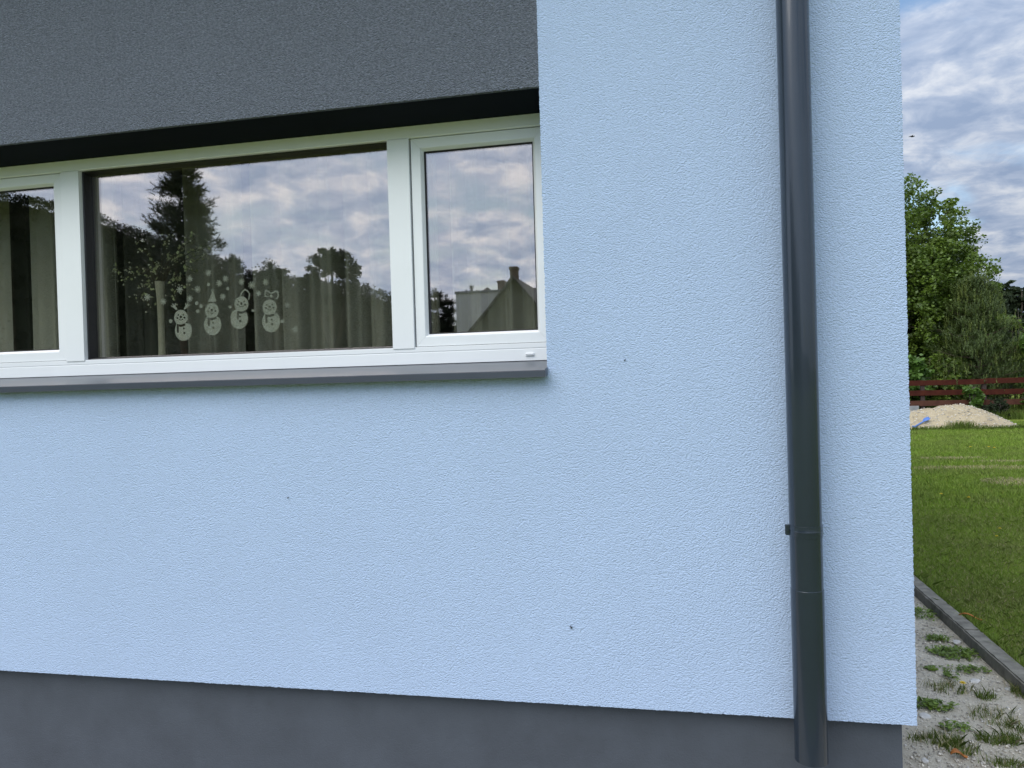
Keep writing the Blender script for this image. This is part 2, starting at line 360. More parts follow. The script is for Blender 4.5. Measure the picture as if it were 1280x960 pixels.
# ---- downpipe
PCX, PCY, PR = 0.3625, -0.078, 0.0455
mb = MB(); t = 0.0022
mb.lathe([(PR, 0.855), (PR, TOP+0.05), (PR-t, TOP+0.05), (PR-t, 0.855)], (PCX, PCY, 0), 64, True)
pipe = mb.build('downpipe', M['pipe'], house, True, 15); pipe['label'] = 'anthracite round steel rainwater downpipe'
mb = MB(); q = PR+0.0012
mb.lathe([(q, 0.352), (q, 0.8555), (q-0.0004, 0.8565), (PR-0.0001, 0.857), (PR-t-.0005, 0.85), (q-t, 0.36), (q-t, 0.352)], (PCX, PCY, 0), 64, True); mb.build('pipe_shoe', M['pipe'], pipe, True, 15)
mb = MB(); q = PR+0.0011
mb.lathe([(PR, 1.009), (q, 1.0095), (q, 1.0255), (q+0.0004, 1.027), (q, 1.0285), (q, 1.0435), (PR, 1.044)], (PCX, PCY, 0), 64)
mb.box(PCX-PR-0.011, PCX-PR+0.003, PCY+0.006, PCY+0.009, 1.012, 1.042, 0.001); mb.box(PCX-PR-0.010, PCX-PR+0.003, PCY-0.004, PCY-0.001, 1.012, 1.042, 0.001)
mb.box(PCX+PR-0.003, PCX+PR+0.002, PCY-0.004, PCY+0.010, 1.010, 1.044, 0.001)
mb.tube([(PCX, PCY+PR-0.002, 1.027), (PCX, 0.004, 1.027)], 0.005, 10); mb.tube([(PCX-PR-0.006, PCY-0.008, 1.027), (PCX-PR-0.006, PCY+0.012, 1.027)], 0.003, 8)
mb.build('pipe_bracket', M['pipe'], pipe, True, 15)

# ================================================================== things inside and on the window
def curtain(x0, x1, y, z0, z1, folds, amp, material, label, seed, group='curtains behind the window', thin=0.55):
    rr = random.Random(seed); nx = max(24, int((x1-x0)*260)); nz = 14
    ph = [rr.uniform(0, 6.28) for _ in range(4)]; k = folds*2*math.pi
    def off(u):
        s = u + 0.03*math.sin(9*u+ph[3])
        a = math.sin(k*s+ph[0]); b = math.sin(k*0.37*s+ph[1])
        return 1.7*amp*(math.copysign(abs(a)**thin, a)*(0.7+0.3*b) + 0.25*math.sin(k*2.7*s+ph[2]))
    vs = []
    for j in range(nz+1):
        v = j/nz
        for i in range(nx+1):
            u = i/nx
            vs.append((x0+(x1-x0)*u+0.010*math.sin(k*u+ph[2])*(0.5+0.5*v), y+off(u)*(1.0-0.25*v), z1+(z0-z1)*v))
    fs = [(j*(nx+1)+i, j*(nx+1)+i+1, (j+1)*(nx+1)+i+1, (j+1)*(nx+1)+i) for j in range(nz) for i in range(nx)]
    o = pd('curtain', vs, fs, material, None, True)
    md = o.modifiers.new('cloth', 'SOLIDIFY'); md.thickness = 0.0015
    tag(o, label, 'curtain', group); return o
cx = lambda px, Y=0.62: on_y(px, 420, Y)[0]
CV, CDk = M['curtain'], M['curtain_dark']
curtain(cx(100), cx(150), .60, 0.75, 2.75, 3.2, .030, CV, 'olive curtain gathered at the left edge of the middle pane', 3)
curtain(cx(146), cx(168), .66, 0.75, 2.75, 1.0, .014, CDk, 'narrow dark grey curtain fold just right of the gathered olive one', 4)
curtain(cx(170), cx(240), .70, 0.75, 2.75, 2.4, .022, CDk, 'dark grey curtain hanging behind the vase of berries', 5)
curtain(cx(236), cx(306), .64, 0.75, 2.75, 2.2, .028, CV, 'olive curtain behind the two middle snowmen stickers', 6)
curtain(cx(317), cx(505), .64, 0.75, 2.75, 5.0, .034, CV, 'wide olive curtain filling the right half of the middle pane', 7)
curtain(cx(515), cx(553), .62, 0.75, 2.75, 1.5, .022, CV, 'olive curtain strip at the left of the small right pane', 8)
curtain(cx(562), cx(700), .64, 0.75, 2.75, 4.2, .032, CV, 'olive curtain across the small right pane behind the mirrored gable', 9)
curtain(cx(-180, .46), cx(14, .46), .46, 0.75, 2.75, 4.0, .030, CV, 'olive curtain at the far left edge of the left pane', 10)
curtain(cx(12, .60), cx(46, .60), .60, 0.75, 2.75, 1.2, .02, CDk, 'almost black curtain fold in the middle of the left pane', 12)
curtain(cx(42, .46), cx(82, .46), .46, 0.75, 2.75, 1.0, .018, CV, 'olive curtain strip beside the left mullion', 13)

# vase with berry twigs, standing on the window board
vb = on_y(203, 452, 0.36)
vx, vy, vz = vb[0], 0.36, 1.598
topz = on_y(197, 352, 0.36)[2]
vase = tag(empty('vase', (vx, vy, vz)), 'tall slender cream vase flaring at the rim behind the middle pane', 'vase')
hh = topz-vz
mb = MB(); pf = [(0.0005, 0), (0.015, 0), (0.0165, 0.004), (0.0135, 0.05), (0.0125, hh*0.45), (0.0135, hh*0.75), (0.0185, hh*0.97), (0.0195, hh), (0.017, hh), (0.011, hh*0.75), (0.010, 0.05), (0.0005, 0.045)]
mb.lathe(pf, (0, 0, 0), 28); mb.build('body', M['vase'], vase, True)
bq = tag(empty('berry_twigs', (vx, vy, topz)), 'spray of berried and leafy twigs fanning out of the cream vase', 'twigs')
rr = random.Random(21); tw = MB(); be = MB(); lf = MB()
targets = [(140, 338), (150, 350), (160, 335), (172, 300), (178, 312), (186, 345), (180, 358), (215, 318), (206, 322), (238, 302), (262, 305), (250, 312), (252, 326), (240, 334), (228, 322), (222, 345), (176, 372), (184, 384), (222, 352), (218, 372), (232, 358), (246, 340), (210, 296), (196, 330), (230, 310), (244, 298), (165, 345), (190, 338), (212, 338), (255, 318)]
for (px, py) in targets:
    Y = 0.36+rr.uniform(-0.07, 0.13); e = Vector(on_y(px, py, Y)) - Vector((vx, vy, topz))
    mid = Vector((e.x*0.45, e.y*0.5, max(e.z, 0.0)*0.45+0.03)); q1 = mid*0.5+Vector((0, 0, 0.02)); q2 = (mid+e)/2+Vector((0, 0, 0.008))
    pts = [Vector((0, 0, -0.06)), q1, mid, q2, e]; tw.tube(pts, [0.0016, 0.0014, 0.0011, 0.0008, 0.0005], 5)
    for k in range(rr.randint(4, 8)):
        c = e + Vector((rr.gauss(0, .017), rr.gauss(0, .012), rr.gauss(0, .014))); r_ = rr.uniform(.0022, .0042)
        be.ball(c, r_, n=6); tw.tube([e.lerp(mid, rr.uniform(0, .3)), c], 0.0005, 3)
    for k in range(rr.randint(3, 7)):
        c = e.lerp(mid, rr.uniform(0, .7)) + Vector((rr.gauss(0, .010), rr.gauss(0, .01), rr.gauss(0, .010)))
        d = Vector((rr.gauss(0, 1), rr.gauss(0, .5), rr.gauss(0.2, 1))).normalized()*rr.uniform(.010, .022); s_ = d.orthogonal().normalized()*rr.uniform(.003, .007); up = d.cross(s_).normalized()*0.002
        lf.add([c, c+d*.45+s_+up, c+d, c+d*.45-s_+up], [(0, 1, 2), (0, 2, 3)])
tw.build('twig', M['twig'], bq, True); be.build('berry', M['berry'], bq, True)['kind'] = 'stuff'; lf.build('leaf', M['dryleaf'], bq)['kind'] = 'stuff'

# stickers on the inner face of the middle pane
GY = 0.2612; PXM = (Vector(on_y(300, 400, GY))-Vector(on_y(301, 400, GY))).length
def decal(name, outlines, px, py, label, cat, group, scale=1.0, tilt=0.0):
    """closed outlines in photo-pixel units about (px,py), y up; inner outlines cut holes"""
    cu = bpy.data.curves.new('outline', 'CURVE'); cu.dimensions = '2D'; cu.fill_mode = 'BOTH'; cu.extrude = 0.00008
    for pts in outlines:
        s = cu.splines.new('POLY'); s.points.add(len(pts)-1); s.use_cyclic_u = True
        for k, (a, b) in enumerate(pts):
            a, b = a*math.cos(tilt)-b*math.sin(tilt), a*math.sin(tilt)+b*math.cos(tilt)
            s.points[k].co = (a*PXM*scale, b*PXM*scale, 0, 1)
    t = bpy.data.objects.new('outline', cu); me = bpy.data.meshes.new_from_object(t); bpy.data.objects.remove(t); bpy.data.curves.remove(cu)
    me.name = name; me.materials.clear(); me.materials.append(M['decal'])
    o = bpy.data.objects.new(name, me); c = on_y(px, py, GY); o.location = c; o.rotation_euler = (R(90), 0, 0)
    link(o); return tag(o, label, cat, group)
def circ(cx, cy, rx, ry=None, n=24): return [(cx+rx*math.cos(2*math.pi*k/n), cy+(ry or rx)*math.sin(2*math.pi*k/n)) for k in range(n)]
def snow_outline(hx, hy, hr, br, bry):
    """body at origin united with the head"""
    out = []
    yw = (hy-hr*0.75)  # neck line
    def body(t): return (br*math.cos(t), bry*math.sin(t))
    pts = [body(math.radians(a)) for a in range(115, 426, 10) if True]
    pts = [p for p in pts if p[1] < yw]
    head = [(hx+hr*math.cos(math.radians(a)), hy+hr*1.03*math.sin(math.radians(a))) for a in range(-48, 229, 9)]
    return pts+head
def seg(x0, y0, x1, y1, wd=0.5):
    d = Vector((x1-x0, y1-y0)); n = Vector((-d.y, d.x)).normalized()*wd
    return [(x0+n.x, y0+n.y), (x0-n.x, y0-n.y), (x1-n.x, y1-n.y), (x1+n.x, y1+n.y)]
def face(hx, hy, tone=1.0):
    o = [circ(hx-3.3, hy+2.6, 1.0, 1.0, 8), circ(hx+3.3, hy+2.6, 1.0, 1.0, 8), circ(hx, hy+0.3, 1.5, 1.6, 10), circ(hx-4.6, hy-0.8, 1.3, 1.2, 8), circ(hx+4.6, hy-0.8, 1.3, 1.2, 8)]
    sm = [(hx+3.4*math.cos(math.radians(a)), hy-0.9+2.9*math.sin(math.radians(a))) for a in range(200, 341, 14)]
    o.append(sm+[(hx+2.6*math.cos(math.radians(a)), hy-0.9+2.0*math.sin(math.radians(a))) for a in range(340, 199, -14)])
    return o
def scarf(hx, hy, hr): 
    y = hy-hr*0.80
    return [[(hx-5.4, y-0.2), (hx, y-1.4), (hx+5.4, y+0.2), (hx+5.6, y-2.4), (hx, y-3.9), (hx-3.0, y-3.4), (hx-3.2, y-10.5), (hx-5.6, y-10.2), (hx-5.6, y-2.4)]]
def buttons(bx, by): return [circ(0.8, 2.2, 1.1, n=8), circ(1.2, -3.0, 1.4, n=8)]
grp = 'snowman stickers on the middle pane'
def snowman(bx, by, hdx, hdy, extra, label, tilt=0.0):
    o = [snow_outline(hdx, hdy, 8.7, 11.0, 12.0)] + face(hdx, hdy+0.4) + scarf(hdx, hdy, 8.7) + buttons(0, 0) + extra
    return decal('snowman_sticker', o, bx, by, label, 'sticker', grp, tilt=tilt)
ant = []
for s in (-1, 1):
    a = [(s*4.0, 23.5), (s*6.5, 27.5), (s*6.0, 30.5), (s*7.2, 30.7), (s*7.8, 28.2), (s*9.6, 31.0), (s*10.8, 30.4), (s*9.4, 27.6), (s*12.0, 28.8), (s*12.6, 27.6), (s*9.2, 25.8), (s*6.0, 22.9)]
    ant.append([(x-2.7, y+0.9) for x, y in (a if s == 1 else a[::-1])])
snowman(229.2, 413.0, -2.7, 15.0, ant, 'frosted snowman sticker with reindeer antlers, leftmost of the four', 0.0)
hat2 = [[(-4.8, 26.6), (1.6, 37.5), (6.2, 26.6), (0.6, 26.0)], circ(1.7, 39.0, 1.9, n=12), circ(1.7, 39.0, 0.9, n=10)]
snowman(265.6, 406.0, -0.3, 16.0, hat2, 'frosted snowman sticker in a pointed party hat with a ring on top', 0.0)
hat3 = [[(0.5, 25.2), (2.0, 29.5), (6.5, 33.5), (10.5, 31.5), (13.2, 27.6), (12.4, 21.5), (11.0, 21.0), (11.7, 27.2), (9.8, 30.2), (6.8, 31.8), (3.2, 28.6), (2.0, 25.2)]]
snowman(299.0, 398.0, 2.5, 16.0, hat3, 'frosted snowman sticker leaning right under a drooping looped hat', -0.05)
bow = [[(-2.2, 27.3), (-7.0, 28.2), (-6.6, 35.0), (-4.6, 36.2), (1.0, 32.4), (6.6, 34.4), (10.2, 33.6), (10.6, 27.5), (7.8, 24.6), (6.8, 25.4), (9.0, 28.0), (8.8, 32.2), (6.6, 32.8), (1.2, 30.6), (-4.4, 34.4), (-5.4, 33.6), (-5.6, 29.2), (-2.0, 28.4)],
       circ(1.2, 28.6, 1.8, n=10)]
snowman(338.8, 402.0, -1.2, 16.0, bow, 'frosted snowman sticker with a big outlined bow, rightmost of the four', 0.0)
def flake(r_=4.0):
    pts = []
    for k in range(8):
        a = 2*math.pi*k/8; b = a+math.pi/8; wd = 0.16
        pts += [(r_*math.cos(a-wd), r_*math.sin(a-wd)), (r_*math.cos(a+wd), r_*math.sin(a+wd)), (r_*0.34*math.cos(b), r_*0.34*math.sin(b))]
    return [pts]
G2 = 'snowflake stickers on the middle pane'
for px, py, lb, s_ in [
    (260.3, 341, 'snowflake sticker highest of all, above the party-hat snowman', 1), (237, 348.5, 'snowflake sticker above and right of the tall cream vase rim', 1),
    (224.5, 362, 'blurry snowflake sticker among the berry twigs above the antlers', 1.05), (247, 361.6, 'snowflake sticker left of the party-hat tip, clear of the twigs', 1.05),
    (237, 373, 'snowflake sticker just above right antler of leftmost snowman', 1), (282, 348.5, 'snowflake sticker upper one of the pair between second and third snowman', 1),
    (273.8, 354, 'snowflake sticker left one of the close pair right of the party hat', 1), (278.4, 371, 'snowflake sticker level with the party-hat brim on its right', 1),
    (301.8, 352, 'snowflake sticker straight above the drooping looped hat', 1), (314.3, 356.4, 'snowflake sticker over the black gap between the curtains', 1.1),
    (332, 352.6, 'snowflake sticker above the bow of the rightmost snowman', 1), (323, 366.6, 'faint snowflake sticker between the looped hat and the bow', 0.9),
    (184, 371.5, 'snowflake sticker left of the cream vase under the twigs', 1.1), (204, 377, 'snowflake sticker in front of the cream vase', 1),
    (368.8, 412, 'snowflake sticker lowest and farthest right on the pane', 1), (359.5, 381, 'faint snowflake sticker right of the bow snowman at head height', 0.8)]:
    decal('snowflake_sticker', flake(), px, py, lb, 'sticker', G2, scale=s_, tilt=(px*1.7) % 1)
G3 = 'round snow dot stickers on the middle pane'
for px, py, lb, s_ in [
    (260.6, 355.5, 'round dot sticker between highest snowflake and party hat', 1.9), (284.5, 360.8, 'round dot sticker below the close pair of snowflakes', 1.9),
    (246, 379, 'round dot sticker topmost of the three left of the second snowman', 2.2), (251.3, 382.6, 'round dot sticker rightmost of the three beside the second snowman', 2.2),
    (247, 389, 'round dot sticker lowest of the three beside the second snowman', 2.2), (287.5, 383.5, 'round dot sticker between faces of second and third snowman', 1.9),
    (213.4, 401.3, 'round dot sticker left of the antlered snowman', 2.2), (316, 388, 'round dot sticker over the black curtain gap', 1.6), (352.5, 401.6, 'round dot sticker touching the right side of the bow snowman', 2.1)]:
    decal('snow_dot_sticker', [circ(0, 0, s_, n=14)], px, py, lb, 'sticker', G3)

# flies resting on the render
def fly(px, py, size, ang, label):
    p = on_y(px, py, -0.0025); o = empty('fly', p, 0); o.rotation_euler = (0, ang, 0); s = size
    MB().ball((0, 0, 0), s*0.5, (0.42, 0.42, 1.0), 10).ball((0, -0.0002, s*0.55), s*0.2, (1, 1, 1), 8).build('body', M['fly'], o, True)
    for d in (-1, 1):
        MB().add([(0, -s*.2, s*.25), (d*s*.42, -s*.18, -s*.35), (d*s*.2, -s*.18, -s*.62), (0, -s*.17, -s*.2)], [(0, 1, 2, 3)]).build('wing', M['fly'], o)
    lg = MB()
    for d in (-1, 1):
        for k in (-0.25, 0.0, 0.25): lg.tube([(0, 0, s*k), (d*s*.35, -s*.1, s*k*1.6), (d*s*.55, s*.28, s*k*2.2)], s*0.025, 4)
    lg.build('leg', M['fly'], o)['kind'] = 'stuff'
    tag(o, label, 'fly', 'flies sitting on the white render')
fly(781, 450, 0.0058, 0.6, 'tiny black fly on the render just right of the window sill')
fly(714, 784, 0.0085, -0.5, 'largest black fly, low on the pale wall below the window')
fly(360, 622, 0.0055, 0.9, 'smallest greyish fly on the wall left of centre')
bp_ = on_y(1140, 170.5, 30)
bo = tag(empty('bird', bp_, 0.3), 'small dark bird flying in front of the clouds', 'bird')
MB().ball((0, 0, 0), 0.055, (1.5, 0.6, 0.6), 8).ball((0.09, 0, 0.01), 0.022, n=6).build('body', M['bird'], bo, True)
for d in (-1, 1): MB().add([(0.03, 0, 0.01), (-0.01, d*0.08, 0.035), (-0.05, d*0.16, 0.02), (-0.04, 0, 0.01), (0.03, 0, 0.004), (-0.01, d*0.08, 0.03), (-0.05, d*0.16, 0.017), (-0.04, 0, 0.004)], [(0, 1, 2, 3), (7, 6, 5, 4), (0, 4, 5, 1), (1, 5, 6, 2), (2, 6, 7, 3)]).build('wing', M['bird'], bo)
MB().add([(-0.06, 0, 0), (-0.13, -0.03, 0), (-0.13, 0.03, 0.0), (-0.06, 0, 0.008)], [(0, 1, 2), (3, 2, 1), (0, 3, 1), (0, 2, 3)]).build('tail', M['bird'], bo)

# ================================================================== GROUND
def ground_mat(name, stops, scales, rough=0.95, bump=0.6, bscale=40, dist=0.02, streak=None):
    m = bpy.data.materials.new(name); m.use_nodes = True; nt = m.node_tree
    b = nt.nodes['Principled BSDF']; b.inputs['Roughness'].default_value = rough; b.inputs['Specular IOR Level'].default_value = 0.2
    tc = N(nt, 'ShaderNodeTexCoord'); mp = N(nt, 'ShaderNodeMapping'); L(nt, tc.outputs['Object'], mp.inputs[0])
    if streak: mp.inputs['Scale'].default_value = streak
    a = N(nt, 'ShaderNodeTexNoise', i_Scale=scales[0], i_Detail=6.0, i_Roughness=0.6); L(nt, mp.outputs[0], a.inputs['Vector'])
    c = N(nt, 'ShaderNodeTexNoise', i_Scale=scales[1], i_Detail=4.0, i_Roughness=0.7); L(nt, tc.outputs['Object'], c.inputs['Vector'])
    f = math_(nt, 'MULTIPLY_ADD', c.outputs[0], 0.45, math_(nt, 'MULTIPLY', a.outputs[0], 0.55))
    r = ramp(nt, f, stops); L(nt, r.outputs[0], b.inputs['Base Color'])
    n = N(nt, 'ShaderNodeTexNoise', i_Scale=bscale, i_Detail=6.0, i_Roughness=0.7); L(nt, tc.outputs['Object'], n.inputs['Vector'])
    bp = N(nt, 'ShaderNodeBump', i_Strength=bump, i_Distance=dist); L(nt, n.outputs[0], bp.inputs['Height']); L(nt, bp.outputs[0], b.inputs['Normal'])
    return m
M['lawn'] = ground_mat('lawn_turf', [(0.34, (0.28, 0.26, 0.12)), (0.43, (0.17, 0.20, 0.035)), (0.52, (0.17, 0.22, 0.026)), (0.64, (0.21, 0.27, 0.032))], (0.55, 9.0), bump=0.8, bscale=70, dist=0.03, streak=(0.5, 1.6, 1))
M['gravel'] = ground_mat('gravel_sand', [(0.3, (0.42, 0.37, 0.28)), (0.5, (0.58, 0.53, 0.43)), (0.7, (0.68, 0.63, 0.53))], (5.0, 90.0), bump=0.9, bscale=150, dist=0.012)
M['field'] = ground_mat('field_grass', [(0.3, (0.05, 0.07, 0.02)), (0.7, (0.09, 0.12, 0.03))], (0.1, 1.0), bump=0.3, bscale=4, dist=0.1)
M['sand'] = ground_mat('pile_sand', [(0.3, (0.28, 0.225, 0.145)), (0.5, (0.44, 0.365, 0.24)), (0.7, (0.53, 0.45, 0.305))], (3.0, 30.0), bump=0.9, bscale=25, dist=0.04)
M['blade'] = mat('grass_blade', (0.20, 0.31, 0.034), 0.6, col2=(0.18, 0.235, 0.05), vscale=1.3, island=0.7, trans=0.25, spec=0.3)
M['rank'] = mat('rank_grass', (0.145, 0.205, 0.035), 0.6, col2=(0.09, 0.135, 0.02), vscale=3, island=0.6, trans=0.3, spec=0.3)
M['dry'] = mat('dry_grass', (0.40, 0.35, 0.19), 0.8, island=0.6, trans=0.2)
M['stone'] = mat('gravel_stone', (0.66, 0.61, 0.51), 0.85, col2=(0.33, 0.31, 0.28), vscale=25, island=0.8, bump=0.3, bscale=200)
M['white_stone'] = mat('white_stone', (0.62, 0.60, 0.56), 0.8, var=0.25, vscale=40, bump=0.5, bscale=120)
M['concrete'] = mat('kerb_concrete', (0.25, 0.235, 0.195), 0.9, col2=(0.12, 0.112, 0.09), vscale=14, bump=0.7, bscale=130, dist=0.003)
M['weed'] = mat('weed_leaf', (0.19, 0.28, 0.03), 0.55, col2=(0.09, 0.15, 0.02), vscale=12, island=0.6, trans=0.25)
M['yellow'] = mat('dandelion_petal', (0.75, 0.55, 0.02), 0.6, trans=0.2)
M['orange'] = mat('dry_orange_leaf', (0.60, 0.22, 0.05), 0.6, var=0.4, vscale=60, trans=0.15)
M['fence_red'] = mat('red_brown_stain', (0.078, 0.022, 0.013), 0.9, spec=0.1, col2=(0.045, 0.012, 0.009), vscale=5, bump=0.4, bscale=40, dist=0.003)
M['fence_old'] = mat('faded_red_board', (0.115, 0.050, 0.034), 0.9, spec=0.1, col2=(0.065, 0.028, 0.02), vscale=5, bump=0.4, bscale=40, dist=0.003)
M['post'] = mat('dark_fence_post', (0.05, 0.03, 0.025), 0.8, var=0.3)
M['grey_wood'] = mat('weathered_plank', (0.26, 0.27, 0.28), 0.8, var=0.3, vscale=9, bump=0.4, bscale=50)
M['toy'] = mat('blue_plastic', (0.10, 0.20, 0.50), 0.4, var=0.1, vscale=20)
M['bark'] = mat('tree_bark', (0.10, 0.08, 0.06), 0.9, var=0.4, vscale=14, bump=0.8, bscale=40, dist=0.01)
M['pine_bark'] = mat('pine_bark', (0.12, 0.085, 0.06), 0.9, var=0.4, vscale=14, bump=0.8, bscale=40, dist=0.01)
M['leaf_mid'] = mat('broad_leaf', (0.145, 0.215, 0.026), 0.5, col2=(0.07, 0.12, 0.016), vscale=1.2, island=0.7, trans=0.3)
M['leaf_bright'] = mat('bright_leaf', (0.12, 0.22, 0.035), 0.5, col2=(0.07, 0.14, 0.02), vscale=2.5, island=0.6, trans=0.35)
M['leaf_dark'] = mat('far_leaf', (0.022, 0.032, 0.014), 0.8, col2=(0.018, 0.028, 0.012), vscale=0.8, island=0.3, trans=0.05, spec=0.15)
M['forest'] = mat('forest_leaf', (0.014, 0.020, 0.010), 0.9, island=0.2, spec=0.05)
M['needle'] = mat('young_pine_needle', (0.105, 0.150, 0.030), 0.55, col2=(0.05, 0.078, 0.018), vscale=2.0, island=0.5, trans=0.1)
M['candle'] = mat('fresh_pine_shoot', (0.19, 0.235, 0.055), 0.6, island=0.4, trans=0.15)
M['needle_dark'] = mat('old_pine_needle', (0.030, 0.045, 0.022), 0.6, col2=(0.018, 0.028, 0.014), vscale=1.0, island=0.5)

LZ = 0.045
tag(pd('ground', [(-900, -900, -0.06), (900, -900, -0.06), (900, 900, -0.06), (-900, 900, -0.06)], [(0, 1, 2, 3)], M['field']), kind='structure')
# gravel strip round the house
def sheet(name, x0, x1, y0, y1, z, nx, ny, amp, material, skirt=0.0, fn=None):
    gx = np.linspace(x0, x1, nx+1); gy = np.linspace(y0, y1, ny+1)
    from mathutils import noise as mn
    vs = [(x, y, z + (amp*mn.noise(Vector((x*2.1, y*2.1, z*9))) if 0 < i < nx and 0 < j < ny else 0) + (amp*0.5*mn.noise(Vector((x*11, y*11, 3))) if 0 < i < nx and 0 < j < ny else 0)) for j, y in enumerate(gy) for i, x in enumerate(gx)]
    fs = [(j*(nx+1)+i, j*(nx+1)+i+1, (j+1)*(nx+1)+i+1, (j+1)*(nx+1)+i) for j in range(ny) for i in range(nx)]
    return tag(pd(name, vs, fs, material, None, True), kind='structure')
sheet('gravel_strip', -7.5, 1.49, -0.86, 0.06, 0.0, 180, 20, 0.008, M['gravel'])
sheet('gravel_strip', 0.60, 1.49, 0.061, 10.0, 0.0, 20, 200, 0.008, M['gravel'])
sheet('lawn', 1.57, 60.0, -0.94, 45, LZ, 160, 120, 0.012, M['lawn'])
sheet('lawn', -40, 60, -45, -0.941, LZ, 120, 60, 0.012, M['lawn'])

# concrete edging stones
kerb = tag(empty('kerb', (0, 0, 0)), 'low grey concrete edging between the gravel strip and the lawn', 'kerb')
me0 = None
def kstone(x, y, rz, ln=0.996):
    global me0
    if me0 is None:
        mb = MB(); n = 40
        rr = random.Random(5)
        bm = bmesh.new(); bmesh.ops.create_cube(bm, size=1)
        for v in bm.verts: v.co = Vector((v.co.x*0.085, v.co.y*ln, -0.02+v.co.z*0.17))
        bmesh.ops.bevel(bm, geom=[e for e in bm.edges if min(a.co.z for a in e.verts) > 0.0], offset=0.007, segments=2, affect='EDGES')
        bmesh.ops.subdivide_edges(bm, edges=[e for e in bm.edges if abs(e.verts[0].co.y-e.verts[1].co.y) > 0.5], cuts=30)
        for v in bm.verts: v.co += Vector((rr.gauss(0, .0010), 0, rr.gauss(0, .0010) if v.co.z > 0.05 else 0))
        me0 = bpy.data.meshes.new('kerb_stone'); bm.to_mesh(me0); bm.free(); me0.materials.append(M['concrete'])
    o = bpy.data.objects.new('kerb_stone', me0); o.location = (x, y, random.uniform(-0.003, 0.002)); o.rotation_euler = (0, random.uniform(-.01, .01), rz+random.uniform(-.004, .004)); link(o, kerb)
for k in range(11): kstone(1.530, -0.40+k, 0 if k % 2 else math.pi)
for k in range(9): kstone(0.99-k, -0.90, math.pi/2)

def wedge_points(n, d0, d1, a0=13.5, a1=26, power=1.0):
    """random ground points east of the house corner, spread by distance from the house front"""
    u = rng.random(n)**power; D = d0+(d1-d0)*u; a = np.radians(a0+(a1-a0)*rng.random(n)); return np.stack([np.tan(a)*D, D-CD], 1)
PATCH = [(1222, 585, 1.0, .22), (1272, 603, .40, .40), (1190, 573, .5, .18), (1262, 577, .5, .12)]
def bare(pts, k=1.0):
    keep = np.ones(len(pts), bool)
    for px, py, rx, ry in PATCH:
        c = on_z(px, py, LZ); d = np.hypot((pts[:, 0]-c[0])/rx, (pts[:, 1]-c[1])/ry); keep &= (d > 1)|(rng.random(len(pts)) < np.clip(d-.25, .08, 1)*.8)
    return keep
def blades(name, pts, z, h0, h1, w0, w1, lean, material, parent=None, bend=0.35):
    n = len(pts); a = rng.random(n)*2*np.pi; h = h0+(h1-h0)*rng.random(n); wd = w0+(w1-w0)*rng.random(n)
    la = rng.random(n)*2*np.pi; ln = np.abs(rng.normal(0, lean, n))*h
    b = np.stack([pts[:, 0], pts[:, 1], np.full(n, z) if np.isscalar(z) else z], 1)
    s = np.stack([np.cos(a), np.sin(a), np.zeros(n)], 1)*wd[:, None]/2
    l = np.stack([np.cos(la), np.sin(la), np.zeros(n)], 1)*ln[:, None]
    up = np.zeros((n, 3)); up[:, 2] = h
    mid = b+up*0.6+l*bend; tip = b+up+l
    tri = np.stack([b-s, b+s, mid+s*0.7, b-s, mid+s*0.7, mid-s*0.7, mid-s*0.7, mid+s*0.7, tip], 1).reshape(-1, 3)
    # one connected blade per island
    v = np.stack([b-s, b+s, mid+s*0.7, tip, mid-s*0.7], 1).reshape(-1, 3)
    return npmesh(name, v, 5, material, parent)
near = wedge_points(95000, 3.3, 8.5, power=0.8); near = near[near[:, 0] > 1.585]; near = near[bare(near)]
tag(blades('short_grass', near, LZ-0.004, 0.016, 0.036, 0.0020, 0.0038, 0.8, M['blade']), 'short mown green grass growing along the kerb', 'grass', kind='stuff')
far = wedge_points(60000, 8.4, 21.0); far = far[far[:, 0] > 1.6]; far = far[bare(far)]
tag(blades('mown_grass', far, LZ-0.004, 0.025, 0.055, 0.006, 0.012, 0.6, M['blade']), 'mown lawn grass stretching to the sand pile', 'grass', kind='stuff')
dryp = wedge_points(20000, 3.3, 9.0); dryp = dryp[(dryp[:, 0] > 1.58)]
tag(blades('dry_grass', dryp, LZ-0.004, 0.012, 0.03, 0.002, 0.004, 1.0, M['dry']), 'dry yellowed blades among the near lawn', 'grass', kind='stuff')
pp_ = []
for px, py, rx, ry in PATCH:
    c = on_z(px, py, LZ); k = int(4200*rx*ry)+250; a = rng.random(k)*6.283; q = np.sqrt(rng.random(k)); pp_.append(np.stack([c[0]+rx*q*np.cos(a), c[1]+ry*q*np.sin(a)], 1))
tag(blades('dry_grass', np.concatenate(pp_), LZ-0.004, 0.015, 0.035, 0.006, 0.013, 1.1, M['dry']), 'dry straw in the bare patches of the lawn', 'grass', kind='stuff')
edge = np.stack([1.578+np.abs(rng.normal(0, .02, 5000)), rng.random(5000)*9-0.5], 1)
tag(blades('edge_grass', edge, LZ-0.004, 0.02, 0.06, 0.002, 0.004, 0.8, M['blade']), 'longer grass leaning over the lawn side of the kerb', 'grass', kind='stuff')

